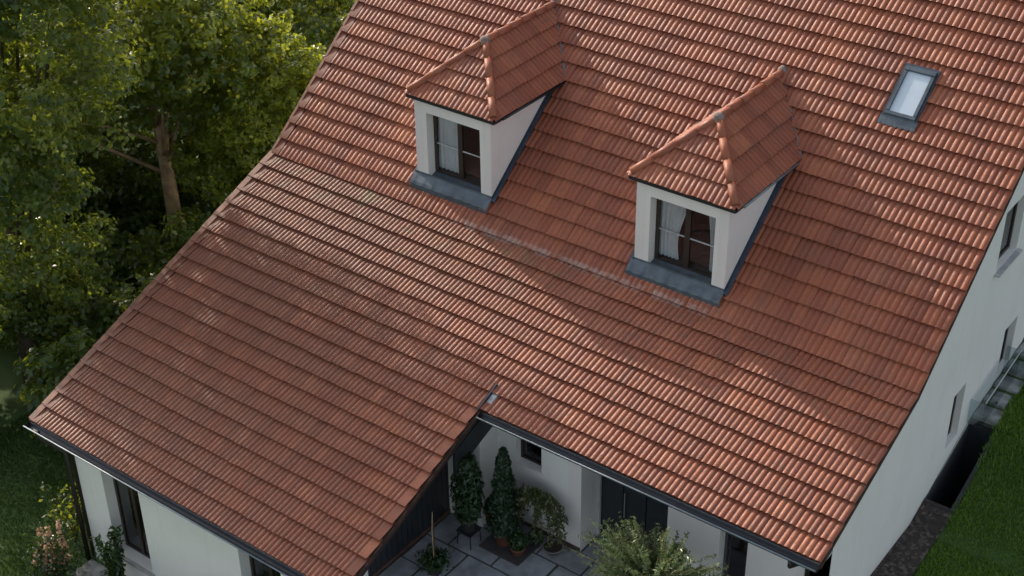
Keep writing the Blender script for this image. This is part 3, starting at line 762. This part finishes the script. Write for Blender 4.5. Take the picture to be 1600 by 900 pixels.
sheet('top_rail', [(gx-.004, ga, za+.583), (gx-.004, gb, zb2+.623), (gx-.004, gb, zb2+.638), (gx-.004, ga, za+.598)], M['white_trim'], (.02, 0, 0))
MB().tube([(gx-.01, 7.7, zg_(7.7)+.14), (gx+.03, 7.7, zg_(7.7)+.14)], .025, 8).build('clamp', M['gutter'], br)

# courtyard paving
k = NB('joint_soil'); n1 = k.noise(7, 5); c = k.mix(n1, (.06, .062, .055), (.08, .10, .06)); k.l(c, k.b.inputs['Base Color']); k.b.inputs['Roughness'].default_value = .95; M['joint'] = k.m
q = MB().box((XS+.03, -4.0, -3.0), (-.3, YF-.013, -2.885)); q.box((-5.03, YF-.013, -3.0), (-3.17, 1.2, -2.885)); setp(q.build('courtyard_ground', M['joint']), kind='structure')
sx, sy = 1.02, .78; rr = random.Random(5)
q = MB()
for iy in range(-5, 2):
    for ix in range(0, 8):
        ox = (iy % 2)*.5
        xa = XS+.06+ix*sx-ox; xb = xa+sx-.03; ya = iy*sy+.02; yb_ = ya+sy-.03
        xa = max(xa, XS+.05)
        if yb_ > YF-.02: 
            yb_ = YF-.02
        if xb-xa < .12 or yb_-ya < .12 or xa > -.5: continue
        dz = rr.uniform(-.006, .006)
        q.box((xa+rr.uniform(0, .015), ya+rr.uniform(0, .015), -2.93), (xb-rr.uniform(0, .015), yb_-rr.uniform(0, .015), -2.85+dz))
q.box((-4.98, YF+.0, -2.93), (-3.2, 1.14, -2.852))
setp(q.build('patio_paving', M['slab'], None, bevel=.008), kind='structure')
# paving strip below the wing
q = MB()
for i in range(9):
    x = XG+.05+i*.62; q.box((x, YW-.62, float(gz(x, YW-.4))-.05), (x+.58, YW-.08, float(gz(x+.3, YW-.4))+.03))
setp(q.build('wing_path', M['slab_dark'], None, bevel=.012), kind='structure')

# ---------------------------------------------------------------- foliage
def leaf_cloud(cent, nrm, size, rng, elong=1.7, droop=0.0):
    """one diamond leaf (two triangles folded) per centre"""
    n = len(cent)
    a = rng.standard_normal((n, 3)); nn = nrm + rng.standard_normal((n, 3))*.55; nn /= np.linalg.norm(nn, axis=1, keepdims=True)
    a[:, 2] -= droop; a -= nn*(a*nn).sum(1, keepdims=True); a /= np.linalg.norm(a, axis=1, keepdims=True); b = np.cross(nn, a)
    s_ = size*rng.uniform(.65, 1.3, (n, 1))
    p0 = cent - a*s_*elong*.5; p2 = cent + a*s_*elong*.5; p1 = cent + b*s_*.5 + nn*s_*.12; p3 = cent - b*s_*.5 + nn*s_*.12
    V = np.stack([p0, p1, p2, p3], 1).reshape(-1, 3)
    i = np.arange(n)*4
    F = np.concatenate([np.stack([i, i+1, i+2], -1), np.stack([i, i+2, i+3], -1)], 1).reshape(-1, 3)
    return V, F
def crown_pts(blobs, nclump, per, cr, rng, shell=.55):
    """clumps of leaves spread in a union of ellipsoids; blobs: (centre, radii)"""
    vol = np.array([b[1][0]*b[1][1]*b[1][2] for b in blobs])**.75; pick = rng.choice(len(blobs), nclump, p=vol/vol.sum())
    cen = np.array([b[0] for b in blobs])[pick]; rad = np.array([b[1] for b in blobs])[pick]
    d = rng.standard_normal((nclump, 3)); d /= np.linalg.norm(d, axis=1, keepdims=True)
    r = rng.uniform(shell, 1.05, (nclump, 1))
    cc = cen + d*rad*r
    cs = cr*rng.uniform(.6, 1.35, (nclump, 1))
    e_ = rng.standard_normal((nclump, per, 3)); e_ /= np.linalg.norm(e_, axis=2, keepdims=True)
    rad2 = rng.uniform(.25, 1, (nclump, per, 1))**.6
    off = e_*rad2*cs[:, None]*[1, 1, .62]
    pts = cc[:, None] + off
    nr = e_*.6 + d[:, None]*.4 + np.array([0, 0, .5])
    tint = np.clip(rng.normal(.42, .16, (nclump, 1)) + rng.normal(0, .14, (nclump, per)), 0, 1)
    tint = np.where(rng.random(tint.shape) < .05, 1, tint)  # a few leaves at full tint: sun sparkles put into the colour
    return pts.reshape(-1, 3), nr.reshape(-1, 3), tint.ravel(), cc
def tree(name, label, cat, base, blobs, nclump, per, cr, leaf, mat, trunk_r, bark, trunk_pts=None, limbs=14, seed=1, group=None, elong=1.7, shell=.55, droop=.3):
    rng = np.random.default_rng(seed)
    t = thing(name, label, cat, base, group)
    P, Nn, ti, cc = crown_pts(blobs, nclump, per, cr, rng, shell)
    V, F = leaf_cloud(P, Nn, leaf, rng, elong, droop)
    cr_o = link('crown', np_mesh('crown', V, F, np.repeat(ti, 2)), mat, t)
    q = MB(); b = Vector(base)
    top = Vector(np.mean([x[0] for x in blobs], axis=0)); 
    tp = [b - Vector((0, 0, .3))] + [Vector(p) for p in (trunk_pts or [b.lerp(top, .35)+Vector((.05, 0, 0)), b.lerp(top, .7)])] + [top]
    rs = [trunk_r*1.15] + [trunk_r*(1-.75*(i+1)/(len(tp)-1)) if i < len(tp)-2 else trunk_r*.2 for i in range(len(tp)-1)]
    rs[1] = trunk_r*.95
    q.tube(tp, rs, 12)
    for i in range(limbs):
        f_ = rng.uniform(.35, .95); k_ = f_*(len(tp)-1); a = tp[int(k_)].lerp(tp[min(int(k_)+1, len(tp)-1)], k_-int(k_))
        e_ = Vector(cc[rng.integers(len(cc))]); mid = a.lerp(e_, .5)+Vector((0, 0, rng.uniform(.05, .3)*(e_-a).length*.3))
        r_ = trunk_r*(.42-.25*f_); q.tube([a, mid, e_], [r_, r_*.6, r_*.15], 6)
    q.build('trunk', bark, t, True)
    return t
L_dark = leaf_mat('leaf_dark', (.018, .042, .014), (.050, .095, .026), (.58, .64, .045), .42)
L_mid = leaf_mat('leaf_mid', (.020, .050, .016), (.060, .110, .028), (.72, .76, .055), .45)
L_yel = leaf_mat('leaf_yellow_green', (.045, .080, .014), (.11, .16, .028), (.70, .72, .05), .5)
L_shade = leaf_mat('leaf_blue_green', (.020, .048, .018), (.060, .110, .034), (.58, .66, .05), .42)
TG = 'trees behind the house'
# tall shade tree at the left whose shadow dapples the wing roof
tree('tree', 'tall dense dark green tree rising beside the wing roof at the left edge', 'tree', (-21.0, -.3, -5.6),
     [((-21.2, .2, -.5), (2.3, 1.9, 3.4)), ((-20.6, .8, 3.2), (2.6, 2.5, 3.0)), ((-20.8, 2.0, 6.6), (2.9, 2.6, 2.6)), ((-21.8, .9, -3.4), (2.0, 1.7, 1.6)), ((-22.6, -1.7, -3.1), (2.0, 1.5, 1.7))], 1700, 46, .36, .09, L_shade, .22, M['bark_dark'], seed=11, group=TG)
# tree with the bare tan trunk
tree('tree', 'large leafy tree with a bare tan trunk seen between its leaves', 'tree', (-23.4, 6.8, -5.6),
     [((-24.5, 7.4, .6), (3.4, 3.0, 2.5)), ((-22.2, 7.4, 1.0), (2.6, 2.4, 2.2)), ((-23.6, 5.6, 2.2), (2.8, 2.6, 2.4)), ((-25.6, 5.0, 0), (2.0, 2.0, 2.6))], 1000, 44, .36, .11, L_mid, .21, M['bark'],
     trunk_pts=[(-23.5, 6.85, -3.4), (-23.75, 6.9, -1.2)], seed=12, group=TG)
tree('tree', 'yellow-green sunlit small tree just behind the bend of the roof verge', 'tree', (-20.6, 7.6, -5.4),
     [((-20.5, 7.6, -1.2), (1.5, 1.5, 1.5)), ((-19.6, 8.6, -.2), (1.2, 1.3, 1.2)), ((-21.3, 6.9, -2.3), (1.3, 1.2, 1.0))], 420, 50, .30, .085, L_yel, .08, M['bark_dark'], seed=13, group=TG)
tree('tree', 'broad green tree behind the upper roof verge, under the bright top edge', 'tree', (-25.0, 13.0, -6.0),
     [((-24.6, 13.2, -1.0), (3.2, 3.0, 2.6)), ((-22.8, 12.6, -1.4), (2.2, 2.2, 2.2)), ((-26.8, 12, .4), (2.8, 2.6, 2.4))], 700, 44, .38, .12, L_mid, .2, M['bark_dark'], seed=14, group=TG)
tree('tree', 'bright backlit tree at the top edge next to the roof', 'tree', (-29.0, 20.0, -6.0),
     [((-28.4, 20.2, -2.2), (3.0, 3.0, 2.4)), ((-26.2, 20.6, -2.6), (2.4, 2.4, 2.0))], 600, 46, .46, .14, L_yel, .2, M['bark_dark'], seed=15, group=TG)
tree('tree', 'hazy green tree filling the top left corner', 'tree', (-31.0, 9.5, -6.0),
     [((-31.5, 9.5, -1.0), (3.6, 3.4, 3.4)), ((-29.0, 10.5, -.4), (3.0, 3.0, 3.0)), ((-33.5, 8, -2), (3, 3, 3))], 800, 46, .42, .14, L_mid, .24, M['bark_dark'], seed=16, group=TG)
tree('tree', 'dark green tree between the left edge and the tan trunk', 'tree', (-27.2, 3.2, -6.0),
     [((-27.4, 3.4, -2.6), (2.6, 2.6, 2.6)), ((-26.2, 4.6, -3.6), (2.0, 2.0, 1.6))], 800, 44, .38, .11, L_dark, .18, M['bark_dark'], seed=17, group=TG)
# understorey shrubs
sh = [(-19.2, 2.2, -5.2, 1.3, 'dark shrub close behind the middle of the wing verge', L_shade), (-20.3, 4.6, -5.4, 1.5, 'shrub with glinting leaves left of the tan trunk foot', L_dark),
      (-18.6, -.6, -5.1, 1.2, 'low dark shrub beside the lower wing verge', L_shade), (-24.6, 1.6, -5.6, 1.6, 'dark shrub at the left edge below the tall tree', L_dark),
      (-22.6, 9.9, -5.4, 1.7, 'dark shrub right of the tan trunk', L_dark), (-26.6, 9.2, -5.9, 1.9, 'dark bushy shrub directly behind the tan trunk', L_shade), (-25.2, 7.0, -5.8, 1.2, 'small dark shrub left of the tan trunk, nearly touching it', L_shade), (-28.6, 6.4, -6, 1.9, 'dark shrub in the gap left of the tan trunk', L_dark), (-26.4, 12.0, -6, 1.9, 'dark shrub in the shade right behind the trunk, below the sunlit leaves', L_shade), (-22.6, 4.0, -5.7, 1.1, 'low dark shrub in front of the tan trunk gap', L_shade), (-21.6, -2.6, -5.5, 1.3, 'low dark shrub at the left edge of the picture above the lawn', L_dark), (-18.9, 3.9, -5.3, 1.0, 'small yellow-green shrub at the verge below the trunk', L_yel)]
for j, (x, y, z, r, lab, mt) in enumerate(sh):
    tree('shrub', lab, 'shrub', (x, y, z), [((x, y, z+r*.9), (r, r, r*.9)), ((x+r*.5, y-r*.4, z+r*.6), (r*.7, r*.7, r*.6))], 150, 34, .34, .12, mt, .04, M['bark_dark'], limbs=8, seed=30+j, group='shrubs below the trees')
# far woodland behind everything
rng = np.random.default_rng(77)
bl = [((-60+i*5.5+rng.uniform(-2, 2), 34+rng.uniform(-3, 8)+abs(i-6)*1.2, -3+rng.uniform(-1, 2)), (5, 5, 5)) for i in range(14)] + [((-44+rng.uniform(-3, 3), 8+i*4.5, -3), (4.5, 4.5, 4.5)) for i in range(6)] + [((-42+rng.uniform(-3, 3), -10+i*4.5, -3), (4.5, 4.5, 4.5)) for i in range(4)]
P, Nn, ti, cc = crown_pts(bl, 2600, 26, 1.0, rng, .7); V, F = leaf_cloud(P, Nn, .42, rng)
setp(link('woodland', np_mesh('woodland', V, F, np.repeat(ti, 2)), L_mid), 'far wood behind the garden', 'wood', kind='stuff')

def grass(name, label, x0, x1, y0, y1, n, h, test=None, seed=5, mat=None, dz=0):
    rng = np.random.default_rng(seed); x = rng.uniform(x0, x1, n); y = rng.uniform(y0, y1, n)
    if test is not None: kx = test(x, y); x, y = x[kx], y[kx]
    n = len(x); z = gz(x, y)+dz; a = rng.uniform(0, 6.28, n); b = rng.uniform(0, 6.28, n); hh = h*rng.uniform(.5, 1.3, n)*(1+.35*vnoise(x*1.2, y*1.2)); w_ = .011
    p = np.stack([x, y, z], -1); s_ = np.stack([np.cos(a), np.sin(a), 0*a], -1)*w_; l_ = np.stack([np.cos(b)*hh*.45, np.sin(b)*hh*.45, hh], -1)
    V = np.stack([p-s_, p+s_, p+l_*.6+s_*.6, p+l_], 1).reshape(-1, 3); i = np.arange(n)*4
    F = np.concatenate([np.stack([i, i+1, i+2], -1), np.stack([i, i+2, i+3], -1)], 1).reshape(-1, 3)
    ti = np.clip(rng.normal(.45, .22, n)+.15*vnoise(x*.8, y*.8), 0, 1)
    return setp(link(name, np_mesh(name, V, F, np.repeat(ti, 2)), mat), label, 'grass', kind='stuff')
L_grass = leaf_mat('grass_blade', (.06, .15, .024), (.18, .32, .05), (.36, .55, .06), .3)
grass('grass', 'mown green lawn beside the gable wall', .22, 4.4, 1.5, 15, 110000, .085, lambda x, y: (x > np.interp(y, [3.3, 5.2, 6.4, 8, 9], [.41, .40, .33, .30, .27])+.03*vnoise(y*1.5, x*0)+.02*vnoise(y*6, x*0)), 5, L_grass)
grass('grass', 'shaded grass at the left of the wing', -20, XG-.1, -7.5, 1.5, 45000, .08, lambda x, y: ~((y > YW-.7) & (x > XG-.05)), 6, leaf_mat('shaded_grass_blade', (.020, .050, .012), (.06, .115, .022), (.14, .22, .03), .25))  # darker copy of the blade colour, painting in the shade on this lawn

# ---------------------------------------------------------------- courtyard plants
def pot(parent, c, r, h, mat, name='pot'):
    p = MB().lathe(c, [(0, 0), (r*.72, 0), (r*.95, h*.86), (r*1.06, h*.86), (r*1.06, h), (r*.92, h), (r*.9, h*.9), (0, h*.9)], 20).build(name, mat, parent, True)
    MB().lathe((c[0], c[1], c[2]+h*.905), [(0, .01), (r*.6, .012), (r*.9, 0)], 16).build('soil', M['soil'], p); return p
L_con = leaf_mat('conifer_needles', (.010, .028, .012), (.026, .056, .020), (.05, .09, .02), .15)
L_bam = leaf_mat('bamboo_leaves', (.014, .036, .014), (.036, .072, .022), (.1, .18, .03), .3)
L_acer = leaf_mat('wispy_leaves', (.06, .075, .03), (.13, .145, .06), (.16, .22, .06), .3)
L_olive = leaf_mat('olive_leaves', (.085, .125, .045), (.24, .31, .13), (.24, .30, .08), .3)
G0 = -2.85
def plant(name, label, cat, base, P, Nn, ti, leaf, mat, seed, elong=1.7, droop=.3, part='foliage'):
    t = thing(name, label, cat, base); V, F = leaf_cloud(P, Nn, leaf, np.random.default_rng(seed), elong, droop)
    link(part, np_mesh(part, V, F, np.repeat(ti, 2)), mat, t); return t
# tapering conifer in a terracotta pot
rng = np.random.default_rng(40); n = 9000; bx, by = -6.32, -.12
f_ = rng.random(n)**1.25; zz = G0+.42+f_*1.88; R = (.26*(1-f_)**.62*(1+.16*np.sin(f_*24))+.03)*(1+.12*rng.standard_normal(n)); th = rng.uniform(0, 6.28, n); rr_ = R*rng.uniform(.45, 1, n)
P = np.stack([bx+np.cos(th)*rr_, by+np.sin(th)*rr_, zz], -1); Nn = np.stack([np.cos(th), np.sin(th), .5+0*th], -1)
t = plant('potted_conifer', 'tall tapering dark conifer in a terracotta pot before the white wall', 'potted plant', (bx, by, G0), P, Nn, np.clip(rng.normal(.4, .25, n), 0, 1), .045, L_con, 1, 2.2, .8)
pot(t, (bx, by, G0+.02), .21, .38, M['terracotta']); MB().tube([(bx, by, G0+.3), (bx, by, G0+2.2)], [.03, .006]).build('stem', M['bark_dark'], t)
# feathery dark plant standing on a small stand
rng = np.random.default_rng(41); n = 2200; bx, by = -6.88, -.5
f_ = rng.random(n); zz = G0+.62+f_*1.45; th = rng.uniform(0, 6.28, n); rr_ = (.12+.15*np.sin(f_*2.9+.25)+.05)*rng.uniform(.3, 1, n)
P = np.stack([bx+np.cos(th)*rr_, by+np.sin(th)*rr_, zz], -1); Nn = np.stack([np.cos(th), np.sin(th), .4+0*th], -1)
t = plant('potted_bamboo', 'feathery dark green plant on a low metal stand by the dark side wall', 'potted plant', (bx, by, G0), P, Nn, np.clip(rng.normal(.4, .25, n), 0, 1), .05, L_bam, 2, 2.6, 1.0)
pot(t, (bx, by, G0+.34), .17, .30, M['pot_dark'])
s_ = MB()
for a, b in ((-.16, -.16), (.16, -.16), (.16, .16), (-.16, .16)): s_.tube([(bx+a, by+b, G0+.0), (bx+a*.9, by+b*.9, G0+.34)], .013, 6)
s_.box((bx-.18, by-.18, G0+.325), (bx+.18, by+.18, G0+.342)); s_.build('stand', M['gutter'], t)
q = MB()
for i in range(7): a = i*.9; q.tube([(bx+.05*math.cos(a), by+.05*math.sin(a), G0+.6), (bx+.16*math.cos(a), by+.16*math.sin(a), G0+1.9)], [.009, .004], 5)
q.build('stem', M['bark_dark'], t)
# umbrella-shaped weeping little tree against the wall
rng = np.random.default_rng(42); bx, by = -5.45, .25
t = thing('weeping_tree', 'small weeping tree with thin drooping leaves arching against the white wall', 'tree', (bx, by, G0))
Ps = []; stems = MB()
stems.tube([(bx, by, G0+.1), (bx-.05, by-.02, G0+.5), (bx-.14, by-.03, G0+.95), (bx-.22, by-.05, G0+1.28)], [.018, .014, .012, .008], 6)
stems.tube([(bx+.03, by+.03, G0+.1), (bx+.1, by, G0+.55), (bx+.04, by-.02, G0+1.2)], [.016, .012, .007], 6)
for i in range(34):
    a = rng.uniform(0, 6.28); rx = .74*rng.uniform(.5, 1.12); top_ = np.array([bx-.30+rng.uniform(-.15, .15), by-.08, G0+1.22+rng.uniform(-.06, .14)])
    end = np.array([bx-.22+math.cos(a)*rx*1.05, by-.10+math.sin(a)*rx*.45, G0+1.25-rx*.70-rng.uniform(0, .38)])
    mid = np.array([(top_[0]*.45+end[0]*.55)+math.cos(a)*.16, (top_[1]+end[1])/2+math.sin(a)*.05, top_[2]+.02])
    s = np.linspace(0, 1, 24)[:, None]; c_ = (1-s)**2*top_+2*s*(1-s)*mid+s*s*end
    stems.tube([tuple(c_[0]), tuple(c_[8]), tuple(c_[16]), tuple(c_[23])], [.006, .005, .004, .002], 4); Ps.append(np.repeat(c_, 2, 0)+rng.normal(0, .026, (48, 3)))
P = np.concatenate(Ps); V, F = leaf_cloud(P, rng.standard_normal(P.shape)*.5+[0, -.5, .3], .040, rng, 3.0, 1.6)
link('crown', np_mesh('crown', V, F, np.repeat(np.clip(rng.normal(.5, .2, len(P)), 0, 1), 2)), L_acer, t); stems.build('trunk', M['bark_dark'], t, True)
pot(t, (bx, by, G0), .20, .12, M['pot_stone'])
# low plants on a dark tray
q = MB(); tray_c = Vector((-6.18, -.10, G0+.004)); 
setp(MB().box((-6.66, -.50, G0+.012), (-5.72, .12, G0+.04)).build('plant_tray', M['pot_dark'], None, bevel=.006), 'flat dark tray under the potted plants on the patio', 'tray')
for (lab, x, y, r, pr_, hh, sd, mt) in (('low round green plant in a clay bowl on the front of the tray', -5.93, -.22, .20, .15, .16, 50, M['terracotta']), ('small dark plant in a reddish pot behind the conifer', -6.95, .22, .22, .14, .26, 51, M['terracotta']),
                                ('green seedling in a small round pot below the weeping tree', -5.78, .16, .15, .09, .14, 52, M['pot_dark'])):
    rng = np.random.default_rng(sd); n = 900; d = rng.standard_normal((n, 3)); d /= np.linalg.norm(d, axis=1, keepdims=True); zb_ = G0+(.04 if sd == 50 else 0)
    P = np.array([x, y, zb_+hh+r*.75]) + d*r*rng.uniform(.4, 1, (n, 1)); t = plant('potted_plant', lab, 'potted plant', (x, y, zb_), P, d+[0, 0, .3], np.clip(rng.normal(.5, .25, n), 0, 1), .042, L_bam, sd, 2.0, .3)
    pot(t, (x, y, zb_), pr_, hh, mt); MB().tube([(x, y, zb_+hh*.8), (x, y, zb_+hh+r)], .008, 5).build('stem', M['bark_dark'], t)
# thin staked sapling
bx, by = -6.92, -1.50
rng = np.random.default_rng(60); n = 700; P = np.array([bx, by, G0+.30]) + rng.standard_normal((n, 3))*[.13, .13, .06]
t = plant('staked_sapling', 'thin bare stemmed sapling tied to a stake in a low pot on the patio', 'potted plant', (bx, by, G0), P, rng.standard_normal((n, 3))+[0, 0, 1], np.clip(rng.normal(.5, .2, n), 0, 1), .05, L_bam, 3)
pot(t, (bx, by, G0), .19, .24, M['pot_dark']); MB().tube([(bx, by, G0+.2), (bx-.01, by, G0+1.0), (bx+.01, by+.01, G0+1.45)], [.014, .011, .006]).build('stem', M['bark'], t)
MB().tube([(bx+.03, by, G0+.2), (bx+.03, by, G0+1.2)], .010).build('stake', M['brown_wood'], t)
# olive bush at the bottom edge
rng = np.random.default_rng(61); bx, by = -2.6, -.85
t = thing('olive_tree', 'bushy grey-green olive tree in front of the courtyard doors', 'tree', (bx, by, G0))
cen = np.array([bx, by, -1.15]); Ps = []; stems = MB(); stems.tube([(bx, by, G0), (bx+.05, by, G0+.5), (bx, by+.02, G0+1.0)], [.06, .05, .035], 8)
for i in range(420):
    d = rng.standard_normal(3); d /= np.linalg.norm(d); d[2] = d[2]*.8+.12
    a = cen + d*np.array([.55, .45, .45])*rng.uniform(.2, 1); e_ = cen + d*np.array([1.4, .75, .92])*rng.uniform(.62, 1.2) + np.array([0, 0, .08])
    s = np.linspace(0, 1, 17)[:, None]; mid = (a+e_)/2+rng.normal(0, .07, 3)+[0, 0, -.05]
    c_ = (1-s)**2*a+2*s*(1-s)*mid+s*s*e_; Ps.append(np.repeat(c_, 3, 0)+rng.normal(0, .018, (51, 3)))
    if i % 2 == 0: stems.tube([tuple(c_[0]), tuple(c_[8]), tuple(c_[16])], [.007, .005, .003], 4)
    if i % 12 == 0: stems.tube([(bx, by, G0+.9), tuple((cen+a)/2), tuple(a)], [.028, .016, .007], 5)
P = np.concatenate(Ps); V, F = leaf_cloud(P, rng.standard_normal(P.shape)+[0, 0, .6], .026, rng, 3.2, 0)
link('crown', np_mesh('crown', V, F, np.repeat(np.clip(rng.normal(.5, .22, len(P))+np.repeat(rng.normal(0, .12, 420), 51), 0, 1), 2)), L_olive, t); stems.build('trunk', M['bark'], t, True)

# plants outside the wing
def spray(name, label, base, h, r, n, leaf, mat, seed, stems_n=8, elong=1.8):
    rng = np.random.default_rng(seed); t = thing(name, label, 'shrub', base); st = MB(); Ps = []; b = np.array(base)
    for i in range(stems_n):
        a = rng.uniform(0, 6.28); hh = h*rng.uniform(.55, 1.0); e_ = b + np.array([math.cos(a)*r*rng.uniform(.2, 1), math.sin(a)*r*rng.uniform(.2, 1), hh]); s = np.linspace(0, 1, 20)[:, None]
        mid = (b+e_)/2+[0, 0, h*.1]; c_ = (1-s)**2*b+2*s*(1-s)*mid+s*s*e_; st.tube([tuple(c_[0]), tuple(c_[7]), tuple(c_[13]), tuple(c_[19])], [.012, .009, .007, .003], 5)
        k_ = n//stems_n; pick = rng.integers(3, 20, k_); Ps.append(c_[pick]+rng.normal(0, leaf*1.1, (k_, 3)))
    P = np.concatenate(Ps); V, F = leaf_cloud(P, rng.standard_normal(P.shape)+[0, 0, .8], leaf, rng, elong, .1)
    link('foliage', np_mesh('foliage', V, F, np.repeat(np.clip(rng.normal(.5, .25, len(P)), 0, 1), 2)), mat, t); st.build('stem', M['bark_dark'], t, True); return t
spray('leafy_plant', 'upright leafy plant growing in front of the first tall wing window', (-13.35, -4.05, -4.95), 1.5, .30, 900, .055, L_bam, 70, 7, 2.4)
spray('shrub', 'loose shrub with yellow-green leaf tips left of the wing corner', (-15.2, -3.6, -5.05), 1.75, .55, 300, .065, L_dark, 71, 9)
L_peach = leaf_mat('sunlit_peach_leaf', (.50, .30, .19), (.75, .50, .34), (.7, .45, .3), .25)  # warm sunlight on the leaves put into a peach base colour
t = thing('sunlit_shrub', 'loose shrub with peach coloured blossom catching the sun by the wing corner', 'shrub', (-14.95, -4.35, -5.0))
rng = np.random.default_rng(72); Ps = []; st = MB(); Gs = []
for (dx, dy, h_, rx) in ((-.28, 0, .95, .10), (.05, -.02, 1.15, .10), (.12, -.15, .8, .12), (-.2, -.18, .6, .12), (.26, .12, 1.35, .06)):
    b = np.array([-14.95+dx, -4.35+dy, -5.03]); f_ = rng.uniform(.15, 1, 130)[:, None]; th = rng.uniform(0, 6.28, (130, 1)); rr_ = rx*1.7*(1.25-f_)*rng.uniform(.5, 1, (130, 1))
    Ps.append(b + np.concatenate([np.cos(th)*rr_, np.sin(th)*rr_, f_*h_], 1)); st.tube([tuple(b), tuple(b+[0, 0, h_])], [.012, .005], 5)
    f_ = rng.uniform(.0, .95, 240)[:, None]; th = rng.uniform(0, 6.28, (240, 1)); Gs.append(b + np.concatenate([np.cos(th)*.26, np.sin(th)*.26, f_*h_], 1)*1.0 + rng.normal(0, .04, (240, 3)))
P = np.concatenate(Ps); V, F = leaf_cloud(P, rng.standard_normal(P.shape)+[0, 0, .8], .066, rng, 1.3, 0); link('sunlit_leaves', np_mesh('sunlit_leaves', V, F, np.repeat(rng.random(len(P)), 2)), L_peach, t)
P = np.concatenate(Gs); V, F = leaf_cloud(P, rng.standard_normal(P.shape)+[0, 0, .8], .05, rng, 2, 0); link('foliage', np_mesh('foliage', V, F, np.repeat(rng.random(len(P)), 2)), L_bam, t)
st.build('stem', M['bark_dark'], t)
